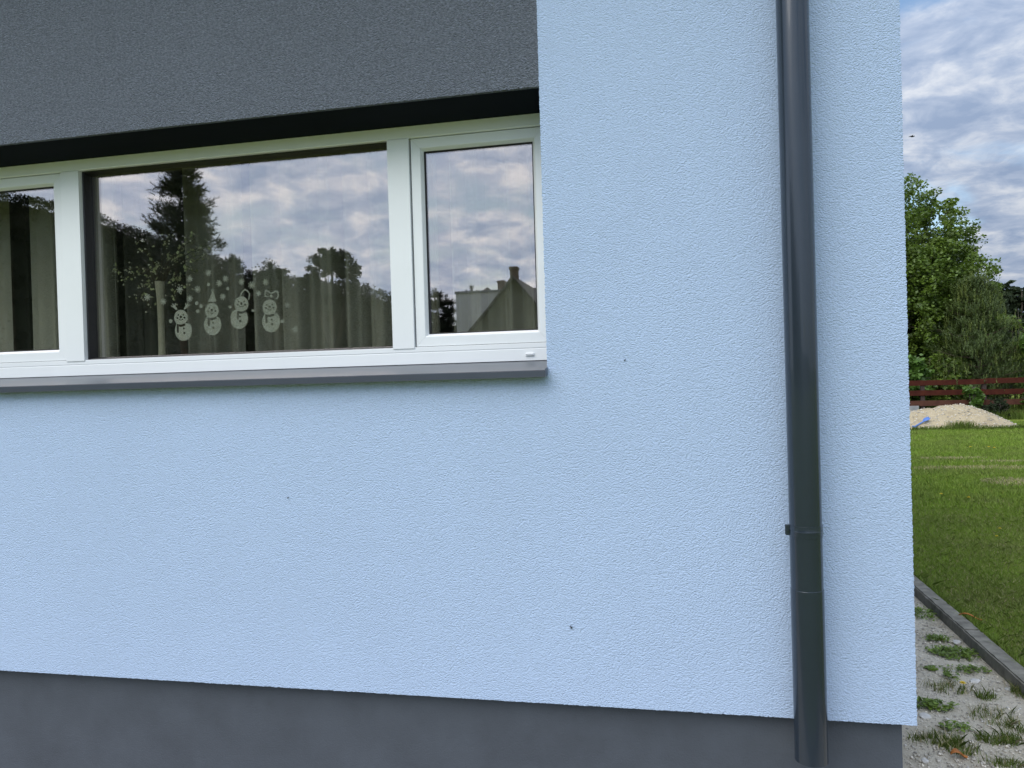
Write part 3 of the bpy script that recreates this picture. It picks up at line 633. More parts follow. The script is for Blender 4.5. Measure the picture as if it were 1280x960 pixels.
# loose gravel
def pebbles(name, pts, z, r0, r1, material, label):
    n = len(pts); r = r0+(r1-r0)*rng.random(n)**3.5
    oct_v = np.array([[1, 0, 0], [0, 1, 0], [-1, 0, 0], [0, -1, 0], [0, 0, 1], [0, 0, -1]], float)
    V = oct_v[None]*(0.7+0.6*rng.random((n, 6, 1)))*r[:, None, None]; V[:, :, 2] *= 0.7
    a = rng.random(n)*6.28; c, s = np.cos(a), np.sin(a); x = V[:, :, 0]*c[:, None]-V[:, :, 1]*s[:, None]; y = V[:, :, 0]*s[:, None]+V[:, :, 1]*c[:, None]
    V[:, :, 0], V[:, :, 1] = x, y
    V += np.concatenate([pts, np.full((n, 1), z)], 1)[:, None, :]
    F = [(0, 1, 4), (1, 2, 4), (2, 3, 4), (3, 0, 4), (1, 0, 5), (2, 1, 5), (3, 2, 5), (0, 3, 5)]
    me = bpy.data.meshes.new(name); fs = np.array([[t[k]+6*i for k in range(3)] for i in range(n) for t in F], dtype=np.int32)
    me.vertices.add(n*6); me.vertices.foreach_set('co', V.astype(np.float32).ravel()); me.loops.add(len(fs)*3); me.loops.foreach_set('vertex_index', fs.ravel())
    me.polygons.add(len(fs)); me.polygons.foreach_set('loop_start', np.arange(0, len(fs)*3, 3, dtype=np.int32)); me.update(calc_edges=True); me.validate(); me.materials.append(material)
    return tag(link(bpy.data.objects.new(name, me)), label, 'gravel', kind='stuff')
gp = np.stack([0.645+0.835*rng.random(24000), -0.85+5.6*rng.random(24000)], 1)
pebbles('gravel', gp, 0.002, 0.0022, 0.0085, M['stone'], 'loose grey gravel between the plinth and the kerb')
gp = np.stack([0.645+0.835*rng.random(260), -0.5+5*rng.random(260)], 1)
pebbles('gravel', gp, 0.003, 0.004, 0.011, M['white_stone'], 'paler coarse gravel stones scattered over the strip')

# single stones
def rock(px, py, size, label, flat=0.6, material=None):
    p = on_z(px, py, 0.004); bm = bmesh.new(); bmesh.ops.create_icosphere(bm, subdivisions=2, radius=size/2); rr = random.Random(int(px))
    for v in bm.verts: v.co = Vector((v.co.x*1.25, v.co.y, v.co.z*flat))*(1+rr.uniform(-.16, .16))
    me = bpy.data.meshes.new('stone'); bm.to_mesh(me); bm.free(); me.materials.append(material or M['white_stone'])
    o = bpy.data.objects.new('stone', me); o.location = p; o.rotation_euler = (0, 0, rr.uniform(0, 3)); link(o); tag(o, label, 'stone', 'pale stones lying on the gravel strip')
rock(1196, 803, 0.042, 'biggest pale stone on the gravel behind the round clover patch')
rock(1219, 851, 0.045, 'flat pale stone between the dandelion and the kerb', 0.3)
rock(1156, 895, 0.05, 'pale flat stone next to the wall below the dark green tuft', 0.35)
rock(1262, 862, 0.03, 'small pale stone at the foot of the kerb', 0.5)
rock(1156, 951, 0.028, 'small pale stone in the bottom corner beside the plinth', 0.6)
rock(1141, 778, 0.03, 'small pale stone far along the gravel strip by the wall', 0.6)

def tuft(px, py, rx, ry, n, h0, h1, label, style='grass', dry=0.0):
    p = on_z(px, py, 0.0); o = empty('weed_tuft', p); a = rng.random(n)*2*np.pi; r = np.sqrt(rng.random(n)); pts = np.stack([np.cos(a)*r*rx, np.sin(a)*r*ry], 1)
    pts += np.stack([rng.normal(0, rx*.16, n), rng.normal(0, ry*.16, n)], 1)
    keep = np.array([mn.noise(Vector(((a_+p[0])*28, (b_+p[1])*28, 0)))+.25*mn.noise(Vector(((a_+p[0])*90, (b_+p[1])*90, 4))) for a_, b_ in pts]) > rng.normal(-.10, .12, n)
    pts = pts[keep]; n = len(pts); r = r[keep]
    if style == 'grass': blades('blades', pts, -0.004, h0*.8, h1*.85, 0.0016, 0.0034, 0.75, M['rank'], o)
    else:
        # low rosette / clover leaves
        L_ = 0.006+0.010*rng.random(n); th = rng.random(n)*2*np.pi; z = h0+(h1-h0)*rng.random(n)*(1-0.6*r)
        d = np.stack([np.cos(th), np.sin(th), 0.25*rng.normal(0, 1, n)], 1); s = np.stack([-np.sin(th), np.cos(th), 0.3*rng.normal(0, 1, n)], 1)
        c = np.concatenate([pts, z[:, None]], 1)
        v = np.stack([c-d*L_[:, None]*.6, c+s*L_[:, None]*.45, c+d*L_[:, None]*.6, c-s*L_[:, None]*.45], 1).reshape(-1, 3); npmesh('leaves', v, 4, M['weed'], o)
        blades('blades', pts[:n//8], -0.004, h0, h1*1.3, 0.002, 0.004, 0.8, M['rank'], o)
    if dry: blades('dry_blades', pts[:int(n*dry)]*1.15, -0.004, h0, h1, 0.0015, 0.003, 0.9, M['dry'], o)
    for ch in o.children: ch['kind'] = 'stuff'
    tag(o, label, 'weed', 'weeds growing in the gravel strip')
tuft(1153, 769, .085, .11, 650, .01, .035, 'green weed patch against the wall farthest along the strip', 'leaf')
tuft(1172, 800, .06, .045, 350, .01, .03, 'small green weed patch left of the biggest pale stone', 'leaf')
tuft(1194, 819, .115, .085, 1500, .01, .035, 'round bright clover patch, biggest leafy patch on the gravel', 'leaf')
tuft(1168, 837, .055, .03, 220, .006, .02, 'flat dull green weed just below the clover patch on the wall side', 'leaf')
tuft(1212, 839, .085, .045, 420, .008, .03, 'flat spreading weed between clover patch and kerb', 'leaf', 0.1)
tuft(1190, 848, .03, .04, 200, .01, .035, 'little leafy weed directly above the dandelion', 'leaf')
tuft(1183, 862, .09, .06, 300, .02, .055, 'thin wispy grass tuft left of the dandelion', 'grass', 0.4)
tuft(1165, 885, .085, .05, 700, .012, .04, 'dark green tuft touching the corner of the wall', 'leaf')
tuft(1234, 873, .04, .035, 230, .02, .06, 'small upright grass tuft right of the dandelion', 'grass')
tuft(1242, 897, .085, .09, 480, .015, .045, 'loose grassy weeds in the middle right of the strip', 'grass', 0.3)
tuft(1192, 911, .06, .04, 260, .008, .03, 'small creeping weed above the tuft with orange peel', 'leaf')
tuft(1176, 928, .075, .045, 420, .02, .06, 'long grass tuft nearest the plinth corner', 'grass', 0.15)
tuft(1201, 938, .06, .05, 380, .02, .06, 'grass tuft right behind the orange peel', 'grass', 0.2)
tuft(1248, 925, .075, .045, 700, .02, .055, 'dense green grass cushion at the lower right', 'grass', 0.05)
tuft(1276, 912, .05, .06, 300, .015, .045, 'green weeds under the kerb at the right edge', 'grass', 0.1)
tuft(1277, 868, .04, .07, 300, .02, .07, 'grass growing out of the joint at the foot of the kerb', 'grass', 0.3)
tuft(1262, 957, .08, .03, 380, .015, .045, 'green tuft cut by the bottom edge of the picture', 'grass', 0.1)
tuft(1146, 925, .03, .03, 90, .01, .04, 'sparse blades beside the plinth', 'grass', 0.3)

def dandelion(p, label, stem=0.05, r=0.013, group='dandelions', par_leaf=True):
    o = empty('dandelion', p); MB().tube([(0, 0, -0.005), (0.003, 0, stem*.5), (0, 0, stem)], 0.0013, 5).build('stem', M['weed'], o)
    mb = MB(); rr = random.Random(int(p[0]*1000))
    for ring, (ra, el, n) in enumerate(((1, .1, 16), (.8, .5, 13), (.5, 1.0, 9))):
        for k in range(n):
            a = 2*math.pi*k/n+ring*.2; d = Vector((math.cos(a)*math.cos(el), math.sin(a)*math.cos(el), math.sin(el)))*r*ra*rr.uniform(.85, 1.1); s = Vector((-math.sin(a), math.cos(a), 0))*r*.14
            mb.add([Vector((0, 0, stem))-s*.4, Vector((0, 0, stem))+s*.4, Vector((0, 0, stem))+d+s, Vector((0, 0, stem))+d-s], [(0, 1, 2, 3)])
    mb.build('flower', M['yellow'], o); tag(o, label, 'dandelion', group)
p = on_z(1204, 866, 0); dandelion(p, 'yellow dandelion flowering in the middle of the gravel strip', .045, .014)
for px, py, lb in [(1213, 562, 'yellow dandelion left of the pair near the sand pile'), (1236, 562, 'yellow dandelion of the pair near the sand pile, left one'), (1243, 563, 'brightest yellow dandelion in front of the sand pile'),
                   (1176.5, 622.5, 'yellow dandelion in the left middle of the lawn'), (1250, 667, 'dandelion in the middle of the lawn near a lone pale blade'), (1246, 677, 'pale dandelion nearest to the kerb on the lawn'), (1211, 627, 'small dandelion right of the lone one in mid lawn')]:
    P_ = on_z(px, py, LZ); sc = 1+0.5*(P_[1] > 6)+0.4*(P_[1] > 9); dandelion(P_, lb, .045, .012*sc)

def dryleaf(px, py, z, ln, wd, rz, label, curl=0.012):
    p = on_z(px, py, z); o_v = []; n = 9
    for i in range(n):
        u = i/(n-1); hw = wd*math.sin(math.pi*min(max(u, .04), .97))**.7/2; x = (u-.5)*ln; zc = curl*math.sin(u*5)+.006
        for k in (-1, 0, 1): o_v.append((x, k*hw, zc+(abs(k)*curl*.6)))
    fs = [(i*3+k, i*3+k+1, i*3+k+4, i*3+k+3) for i in range(n-1) for k in (0, 1)]
    o = pd('orange_peel', o_v, fs, M['orange'], None, True); o.location = p; o.rotation_euler = (0.1, 0, rz); md = o.modifiers.new('t', 'SOLIDIFY'); md.thickness = 0.0015
    tag(o, label, 'peel', 'dried orange peelings')
dryleaf(1199, 946, 0.006, .062, .034, 0.1, 'curled orange peel on the gravel at the bottom of the picture')
dryleaf(1213, 772.5, LZ+0.012, .115, .014, -0.42, 'long thin orange peel on the grass beside the kerb')

# ---- sand pile
from mathutils import noise as mn
def pile_h(x, y):
    def cone(cx_, cy_, rx, ry, h, pw=1.25):
        d = math.sqrt(((x-cx_)/rx)**2+((y-cy_)/ry)**2)
        return h*(1-d**1.45) if d < 1 else 0.0
    h = max(cone(6.45, 17.5, 1.30, 1.3, .54), cone(5.45, 17.4, 1.35, 1.2, .42), cone(5.95, 17.45, 1.2, 1.2, .46))
    if h > 0:
        e = min(1, h/.12); h += e*(0.045*mn.noise(Vector((x*3, y*3, 1)))+0.025*mn.noise(Vector((x*9, y*9, 5)))+0.020*mn.noise(Vector((x*25, y*25, 2))))
    return h
vs = []; nx, ny = 150, 110
for j in range(ny+1):
    for i in range(nx+1):
        x = 4.2+3.8*i/nx; y = 16.0+3.0*j/ny; h_ = pile_h(x, y); vs.append((x, y, (LZ-0.03)+max(h_, -0.02)+(0 if h_ > 0 else -0.03)))
fs = [(j*(nx+1)+i, j*(nx+1)+i+1, (j+1)*(nx+1)+i+1, (j+1)*(nx+1)+i) for j in range(ny) for i in range(nx)]
tag(pd('sand_pile', vs, fs, M['sand'], None, True), 'heap of pale beige sand dumped on the lawn before the fence', 'sand pile', kind='stuff')
# clods on the pile
cl = MB(); rr = random.Random(9)
for k in range(420):
    x, y = rr.uniform(5.2, 7.6), rr.uniform(16.3, 17.6); h_ = pile_h(x, y)
    if h_ > .03: r_ = rr.uniform(.006, .018); cl.ball((x, y, LZ-.02+h_), r_, (1.3, 1, .7), 6)
tag(cl.build('sand_clods', M['stone'], None), 'small darker stones and clods on the face of the sand heap', 'stones', kind='stuff')
# toy shovel
a_ = Vector(on_y(1143, 533.5, 16.35)); b_ = Vector(on_y(1162, 522.5, 16.65)); a_.z = max(a_.z, LZ+0.02)
sh = tag(empty('toy_shovel', a_), 'blue plastic shovel lying across the left foot of the sand heap', 'shovel'); d_ = b_-a_; ln = d_.length; d_.normalize(); s_ = d_.cross(Vector((0, -0.5, 1))).normalized(); u_ = s_.cross(d_)
MB().tube([d_*0.0, d_*ln*.66], 0.016, 10).tube([-s_*.05, s_*.05], .014, 8).build('handle', M['toy'], sh, True)
mb = MB(); n = 9; vs = []
for i in range(n):
    u = i/(n-1); hw = .058*(0.55+0.45*min(1, u*2.2))*(1-.45*max(0, u-.6)/.4)
    for k in range(7):
        t_ = (k/6-.5)*2; vs.append(d_*(ln*.60+ln*.40*u)+s_*hw*t_+u_*(0.028*t_*t_-.006))
mb.add(vs, [(i*7+k, i*7+k+1, (i+1)*7+k+1, (i+1)*7+k) for i in range(n-1) for k in range(6)]); bl = mb.build('blade', M['toy'], sh, True); bl.modifiers.new('t', 'SOLIDIFY').thickness = .006
# grey plank behind the pile
g0 = on_y(1137, 511, 18.9); pk = tag(empty('plank', (g0[0]-.15, 18.95, g0[2])), 'weathered grey board leaning behind the left shoulder of the sand heap', 'plank')
MB().box(-1.3, .38, -.02, .02, -.09, .07, .004).build('board', M['grey_wood'], pk)
for xs_ in (-1.2, .1): MB().box(xs_, xs_+.1, .03, .09, -g0[2]+LZ, .06).build('stake', M['grey_wood'], pk)

# ---- board fence
fence = tag(empty('board_fence', (0, 20, 0)), 'low red-brown fence of four horizontal boards behind the sand heap', 'fence')
bz = [(0.95, 1.09), (0.67, 0.81), (0.385, 0.53), (0.09, 0.225)]
for row, (z0, z1) in enumerate(bz):
    for k in range(6):
        x0 = -1.0+3.0*k; dz = random.uniform(-.012, .012)
        o = MB().box(x0+.003, x0+2.997, -.012+random.uniform(-.003, .003), .012, z0+dz, z1+dz, .003).build('board', M['fence_red' if row < 2 else 'fence_old'], fence)
        if row == 2: o['label'] = 'faded pinkish-brown board'
for k in range(13): MB().box(-1.05+1.5*k, -.95+1.5*k, .016, .106, -.06, 1.04, .003).build('post', M['post'], fence)

# ================================================================== VEGETATION
def leaf_cloud(centers, radii, per, size, flat=0.75, droop=0.0):
    """leaf quads scattered round cluster centres; returns (n*4,3)"""
    n = len(centers)*per; c = np.repeat(np.asarray(centers), per, 0); r = np.repeat(np.asarray(radii), per)[:, None]
    g = rng.normal(0, 1, (n, 3)); g /= np.linalg.norm(g, axis=1)[:, None]; rad = rng.random((n, 1))**0.45
    p = c+g*rad*r*np.array([1, 1, flat]); 
    a = rng.normal(0, 1, (n, 3)); a[:, 2] = a[:, 2]*0.5-droop; a /= np.linalg.norm(a, axis=1)[:, None]
    b = rng.normal(0, 1, (n, 3)); b -= a*(a*b).sum(1)[:, None]; b /= np.linalg.norm(b, axis=1)[:, None]
    s = size*(0.6+0.8*rng.random((n, 1)))
    return np.stack([p-a*s*.55, p+b*s*.38, p+a*s*.6, p-b*s*.38], 1).reshape(-1, 3)
def broad_tree(name, base, H, rad, crown0, nclus, per, leaf, material, label, cat='tree', group=None, seed=1, trunk=.16, squash=1.0, cr=(.3, .55), lumps=7):
    rr = random.Random(seed); o = tag(empty(name, base), label, cat, group); tk = MB()
    ctop = H*.93; pts = [(0, 0, -.1)]; x = y = 0
    for i in range(1, 7): x += rr.gauss(0, .03*H/6); y += rr.gauss(0, .03*H/6); pts.append((x, y, ctop*i/6))
    tk.tube(pts, [trunk*(1-.85*i/6) for i in range(7)], 10)
    # lumps make the outline uneven
    lum = []
    mid = (crown0+H)/2; hz = (H-crown0)/2
    for k in range(lumps*3):
        a = rr.uniform(0, 6.28); e = rr.uniform(-.9, 1.0); q = math.sqrt(max(0, 1-e*e))
        lum.append((Vector((math.cos(a)*q*rad*squash*.62, math.sin(a)*q*rad*.62, mid+e*hz*.66)), rr.uniform(.30, .48)*rad))
    cs = []; rs = []
    while len(cs) < nclus:
        c, r_ = rr.choice(lum); g = Vector((rr.gauss(0, 1), rr.gauss(0, 1), rr.gauss(0, 1))).normalized()*r_*(rr.random()**.35); p = c+g
        if p.z > H or p.z < crown0*.85: continue
        cs.append(tuple(p)); rs.append(rr.uniform(*cr)*(.9 if rr.random() < .8 else 1.3))
    for k in range(0, len(lum)):
        c, r_ = lum[k]; i0 = min(5, max(1, int((c.z*.55)/ctop*6))); s = Vector(pts[i0]); tk.tube([s, s.lerp(c, .5)+Vector((0, 0, -.04*H)), c], [trunk*.4, trunk*.22, .012], 6)
        for q in range(4): tk.tube([c, c+Vector((rr.gauss(0, 1), rr.gauss(0, 1), rr.gauss(.4, 1))).normalized()*r_*.9], [.015, .005], 4)
    tk.build('trunk', M['bark'], o, True)
    cw = npmesh('crown', leaf_cloud(cs, rs, per, leaf), 4, material, o); return o
def needle_tufts(P, D, ln, nl, k, wd):
    """k needles round each shoot P->P+D*ln"""
    n = len(P); P = np.repeat(P, k, 0); D = np.repeat(D, k, 0); ln = np.repeat(ln, k)[:, None]; t = rng.random((n*k, 1))
    g = rng.normal(0, 1, (n*k, 3)); g -= D*(g*D).sum(1)[:, None]; g /= np.linalg.norm(g, axis=1)[:, None]
    b = P+D*ln*t; dr = D*.75+g*.65; dr /= np.linalg.norm(dr, axis=1)[:, None]; s = np.cross(dr, g); s /= np.linalg.norm(s, axis=1)[:, None]
    return np.stack([b-s*wd/2, b+s*wd/2, b+dr*nl*(.7+.6*rng.random((n*k, 1)))], 1).reshape(-1, 3)
def conifer(name, base, H, rad, z0, label, material, seed=1, whorls=16, per=9, shoots=7, sl=.2, nl=.07, kn=22, wd=.007, up=.8, shape=.8, trunk=.08, gap=0.0, group=None, cat='pine tree', candles=0):
    rr = random.Random(seed); o = tag(empty(name, base), label, cat, group); tk = MB()
    tk.tube([(0, 0, -.1), (rr.gauss(0, .02)*H, 0, H*.5), (0, 0, H*.99)], [trunk, trunk*.6, .01], 8); P = []; D = []; LN = []
    for wi in range(whorls):
        u = (wi+rr.uniform(-.25, .25))/whorls; z = z0+(H*.97-z0)*max(u, 0); R_ = rad*(1-u)**shape*(.75+.25*math.sin(wi*2.1+seed))+.06*rad
        for b in range(per):
            if rr.random() < gap: continue
            a = rr.uniform(0, 6.28); r_ = R_*rr.uniform(.65, 1.1); e = Vector((math.cos(a)*r_, math.sin(a)*r_, z+r_*rr.uniform(.15, .5))); s = Vector((0, 0, z)); md_ = s.lerp(e, .55)+Vector((0, 0, -.06*r_))
            tk.tube([s, md_, e], [trunk*.25*(1-u)+.008, .010, .004], 5)
            for q in range(shoots+int(shoots*r_/rad)):
                t_ = rr.random()**.6; c = (s.lerp(md_, t_*2) if t_ < .5 else md_.lerp(e, t_*2-1)) + Vector((rr.gauss(0, 1), rr.gauss(0, 1), rr.gauss(0, .5)))*(.05+.09*r_)
                d = Vector((math.cos(a)*.5+rr.gauss(0, .35), math.sin(a)*.5+rr.gauss(0, .35), up+rr.gauss(0, .25))).normalized()
                P.append(c); D.append(d); LN.append(sl*rr.uniform(.6, 1.3))
    for q in range(6): P.append(Vector((rr.gauss(0, .04), rr.gauss(0, .04), H*.93))); D.append(Vector((rr.gauss(0, .15), rr.gauss(0, .15), 1)).normalized()); LN.append(sl*1.4)
    tk.build('trunk', M['pine_bark'], o, True)
    npmesh('crown', needle_tufts(np.array(P), np.array(D), np.array(LN), nl, kn, wd), 3, material, o)
    if candles:
        PP = []; DD = []
        for q in range(candles):
            u = rr.random()**1.25; a = rr.uniform(0, 6.28); R_ = rad*(1-u)**shape*rr.uniform(.72, 1.0); z = z0+(H*.97-z0)*u+.12
            PP.append(Vector((math.cos(a)*R_, math.sin(a)*R_, z+R_*.12))); DD.append(Vector((rr.gauss(0, .10)+math.cos(a)*.08, rr.gauss(0, .10)+math.sin(a)*.08, 1)).normalized())
        npmesh('new_shoots', needle_tufts(np.array(PP), np.array(DD), np.array([rr.uniform(.16, .36) for _ in PP]), .045, 44, .009), 3, M['candle'], o)
    return o

# the big tree behind the corner, the young pine before it, shrubs at the fence
broad_tree('broadleaf_tree', (6.25, 24.6, -.05), 7.25, 3.6, .6, 2500, 88, .082, M['leaf_mid'], 'large dense green broadleaf tree half hidden by the corner of the house', seed=4, trunk=.2, cr=(.20, .36), lumps=16)
conifer('young_pine', (8.35, 21.4, -.05), 3.95, 1.55, .25, 'young bushy pine with upright pale shoots standing behind the fence', M['needle'], seed=6, whorls=18, per=14, shoots=16, sl=.24, nl=.07, kn=26, wd=.010, shape=.62, trunk=.07, up=1.2, candles=420)
GS = 'shrubs and saplings along the board fence'
broad_tree('shrub', (6.0, 20.9, -.05), 1.95, .95, .2, 130, 60, .12, M['leaf_bright'], 'bright green leafy shrub behind the fence beside the house corner', 'shrub', GS, seed=8, trunk=.03, cr=(.16, .28), lumps=5)
broad_tree('shrub', (9.9, 20.9, -.05), 2.5, 1.0, .2, 150, 60, .11, M['leaf_bright'], 'light green shrub right of the young pine at the picture edge', 'shrub', GS, seed=9, trunk=.03, cr=(.16, .3), lumps=5)
broad_tree('shrub', (7.2, 21.7, -.05), 1.9, 1.1, .1, 150, 50, .10, M['leaf_mid'], 'dark low shrub filling the gap below the big tree', 'shrub', GS, seed=10, trunk=.03, cr=(.2, .3), lumps=5)
broad_tree('shrub', (4.2, 21.6, -.05), 2.6, 1.4, .1, 150, 50, .11, M['leaf_mid'], 'dark green shrub behind the fence hidden by the house corner', 'shrub', GS, seed=31, trunk=.03, cr=(.2, .34), lumps=5)
broad_tree('shrub', (12.2, 21.8, -.05), 2.8, 1.5, .1, 170, 50, .11, M['leaf_mid'], 'dark green shrub behind the fence beyond the right edge of the picture', 'shrub', GS, seed=32, trunk=.03, cr=(.2, .34), lumps=5)
sp1 = on_y(1217, 505, 19.7)
broad_tree('sapling', (sp1[0], 19.7, -.03), 1.02, .26, .3, 26, 26, .09, M['leaf_bright'], 'small light green sapling in front of the fence above the sand heap', 'sapling', GS, seed=12, trunk=.012, cr=(.08, .14), lumps=3)
broad_tree('sapling', (sp1[0]+.45, 19.6, -.03), .60, .38, .02, 55, 34, .05, M['leaf_dark'], 'dark low bush at the right shoulder of the sand heap', 'bush', GS, seed=13, trunk=.012, cr=(.08, .16), lumps=4)
broad_tree('sapling', (9.05, 19.75, -.03), 1.0, .34, .3, 24, 24, .09, M['leaf_bright'], 'light green sapling overhanging the fence boards at the right edge', 'sapling', GS, seed=14, trunk=.012, cr=(.08, .14), lumps=3)
broad_tree('broadleaf_tree', (on_y(1274, 400, 52)[0], 52, -.05), 6.6, 2.6, .8, 260, 50, .28, M['leaf_dark'], 'small distant dark tree at the right edge of the picture', seed=15, trunk=.15, cr=(.3, .6))
for k in range(5): broad_tree('shrub', (7.6+2.3*k, 29+.4*(k%2), -.05), 2.9+.3*((k*7)%3), 1.5, .1, 130, 45, .16, M['leaf_mid'], ['dark hedge bush just behind the young pine', 'hedge bush right of the pine in the second row', 'hedge bush at the right edge in the second row', 'hedge bush beyond the right edge', 'last hedge bush on the far right'][k], 'shrub', GS, seed=60+k, trunk=.03, cr=(.25, .4), lumps=5)
for k, (x, y, h_, r_) in enumerate([(17, 48, 6.2, 4), (28, 55, 7, 5), (2, 46, 9, 4.5), (-6, 44, 9, 4.5)]):
    broad_tree('broadleaf_tree', (x, y, -.05), h_, r_, .5, 240, 40, .34, M['leaf_dark'], ['broad low tree far behind the fence right of the distant dark one', 'widest far tree at the end of the field', 'tall far tree hidden behind the house', 'leftmost far tree behind the house'][k], seed=40+k, trunk=.2, cr=(.5, .9))
# rank grass before and behind the fence and at the foot of the pile
gp = np.stack([3.5+7*rng.random(9000), 19.2+.75*rng.random(9000)], 1)
tag(blades('long_grass', gp, LZ-.01, .08, .30, .008, .016, .35, M['rank']), 'long uncut grass along the foot of the fence', 'grass', kind='stuff')
gp = np.stack([3.5+9*rng.random(9000), 20.15+1.6*rng.random(9000)], 1)
tag(blades('long_grass', gp, -.06, .2, .6, .01, .02, .35, M['rank']), 'tall grass and weeds behind the fence boards', 'grass', kind='stuff')
t_ = rng.random(2600); gp = np.stack([4.5+3.4*t_, 16.2+rng.normal(0, .07, 2600)+.5*np.maximum(0, t_-.75)*2], 1)
tag(blades('pile_grass', gp, LZ-.01, .04, .13, .006, .012, .5, M['rank']), 'longer grass growing along the foot of the sand heap', 'grass', kind='stuff')
gp = np.stack([rng.normal(6.22, .16, 500), rng.normal(16.3, .08, 500)], 1)
tag(blades('pile_grass', gp, LZ-.01, .10, .24, .007, .013, .4, M['rank']), 'tall grass clump at the middle of the sand heap foot', 'grass', kind='stuff')

# ================================================================== ACROSS THE GARDEN (seen mirrored in the panes)
def mir(px, py, Y, g=0.24):
    """point at distance Y before the wall whose mirror image in the pane lies on this sight line"""
    d = ray(px, py); t = (CD+2*g+Y)/d.y; return Vector((d.x*t, -Y, CH+d.z*t))
# wooded hillside
ridge = [(-300, 190), (-60, 222), (0, 236), (60, 249), (103, 254), (150, 273), (190, 290), (250, 312), (320, 334), (400, 350), (460, 352), (490, 364), (537, 388), (575, 402), (640, 424), (760, 440), (900, 445)]
def ridge_z(x, Y):
    pts = [mir(a, b, Y) for a, b in ridge]
    xs = [p.x for p in pts]; zs = [p.z for p in pts]
    return float(np.interp(x, xs, zs))
HY = 85.0; vs = []; nx, ny = 110, 26; X0, X1 = -135.0, 70.0
gr = []
for j in range(ny+1):
    for i in range(nx+1):
        x = X0+(X1-X0)*i/nx; v = j/ny; y = -(50+(HY-50)*v) if v <= 1 else -HY
        z = (ridge_z(x*1.0, HY)-1.6)*(v*v*(3-2*v)) + .5*mn.noise(Vector((x*.12, y*.12, 0)))*v
        vs.append((x, y, z-.05*(1-v)))
for i in range(nx+1):  # back slope
    x = X0+(X1-X0)*i/nx; vs.append((x, -HY-60, -.1))
fs = [(j*(nx+1)+i, j*(nx+1)+i+1, (j+1)*(nx+1)+i+1, (j+1)*(nx+1)+i) for j in range(ny+1) for i in range(nx)]
tag(pd('hill', vs, fs, M['forest'], None, True), kind='structure')
nn = 9000; hx = X0+(X1-X0)*rng.random(nn); hv = .25+.75*rng.random(nn)**.6
hz = np.array([(ridge_z(a, HY)-1.6)*(b*b*(3-2*b)) for a, b in zip(hx, hv)]); cs = np.stack([hx, -(50+35*hv), hz+.4], 1)
bumps = np.array([.5+.5*mn.noise(Vector((a*.25, b*3, 7))) for a, b in zip(hx, hv)]); cs[:, 2] += bumps*1.0
tag(npmesh('woodland', leaf_cloud(cs, np.full(nn, .9), 26, .20), 4, M['forest']), 'dark woodland covering the hillside across the garden', 'woodland', kind='stuff')
GT = 'trees across the garden mirrored in the window'
t_ = mir(226, 203, 35); 
conifer('tall_pine', (t_.x, -35, 0), t_.z+.1, 2.7, 5.0, 'tall ragged pine whose dark top is mirrored in the middle pane', M['needle_dark'], seed=17, whorls=24, per=9, shoots=18, sl=.4, nl=.17, kn=18, wd=.03, up=.35, shape=.50, trunk=.24, gap=.04, group=GT)
t_ = mir(249, 246, 37); conifer('spruce', (t_.x, -37, 0), t_.z, 2.5, 1.5, 'narrow dark spruce close beside the tall pine', M['needle_dark'], seed=18, whorls=22, per=9, shoots=12, sl=.35, nl=.15, kn=18, wd=.03, up=.1, shape=.75, trunk=.18, group=GT, cat='spruce tree')
t_ = mir(283, 314, 38); conifer('spruce', (t_.x+.2, -38, 0), t_.z, 2.0, 1.5, 'shorter dark spruce at the foot of the pine silhouette', M['needle_dark'], seed=19, whorls=16, per=9, shoots=12, sl=.35, nl=.15, kn=18, wd=.03, up=.1, shape=.7, trunk=.15, group=GT, cat='spruce tree')
t_ = mir(337, 317, 45); broad_tree('broadleaf_tree', (t_.x, -45, 0), t_.z, 1.5, 4.5, 260, 80, .12, M['leaf_dark'], 'small round dark tree mirrored low in the middle pane', group=GT, seed=20, cr=(.3, .45))
t_ = mir(409, 309, 42); broad_tree('broadleaf_tree', (t_.x, -42, 0), t_.z+.2, 2.1, 5.2, 230, 80, .12, M['leaf_dark'], 'spreading broadleaf tree mirrored at the right of the middle pane', group=GT, seed=22, cr=(.2, .42), squash=1.0, lumps=6)
t_ = mir(545, 361, 50); conifer('spruce', (t_.x, -50, 0), t_.z, 1.2, 1.0, 'small pointed conifer mirrored in the left of the small right pane', M['needle_dark'], seed=23, whorls=16, per=8, shoots=8, sl=.4, nl=.2, kn=18, wd=.04, up=.2, shape=.7, trunk=.12, group=GT, cat='spruce tree')
t_ = mir(554, 368, 50); conifer('spruce', (t_.x+.2, -50.5, 0), t_.z, .9, 1.0, 'lower pointed conifer beside the small mirrored one', M['needle_dark'], seed=24, whorls=14, per=8, shoots=8, sl=.4, nl=.2, kn=18, wd=.04, up=.2, shape=.7, trunk=.12, group=GT, cat='spruce tree')
t_ = mir(590, 356, 60); conifer('spruce', (t_.x, -60, 0), t_.z, 1.0, 1.0, 'far pointed conifer standing behind the long grey roof', M['needle_dark'], seed=25, whorls=14, per=8, shoots=8, sl=.4, nl=.2, kn=18, wd=.05, up=.2, shape=.7, trunk=.12, group=GT, cat='spruce tree')

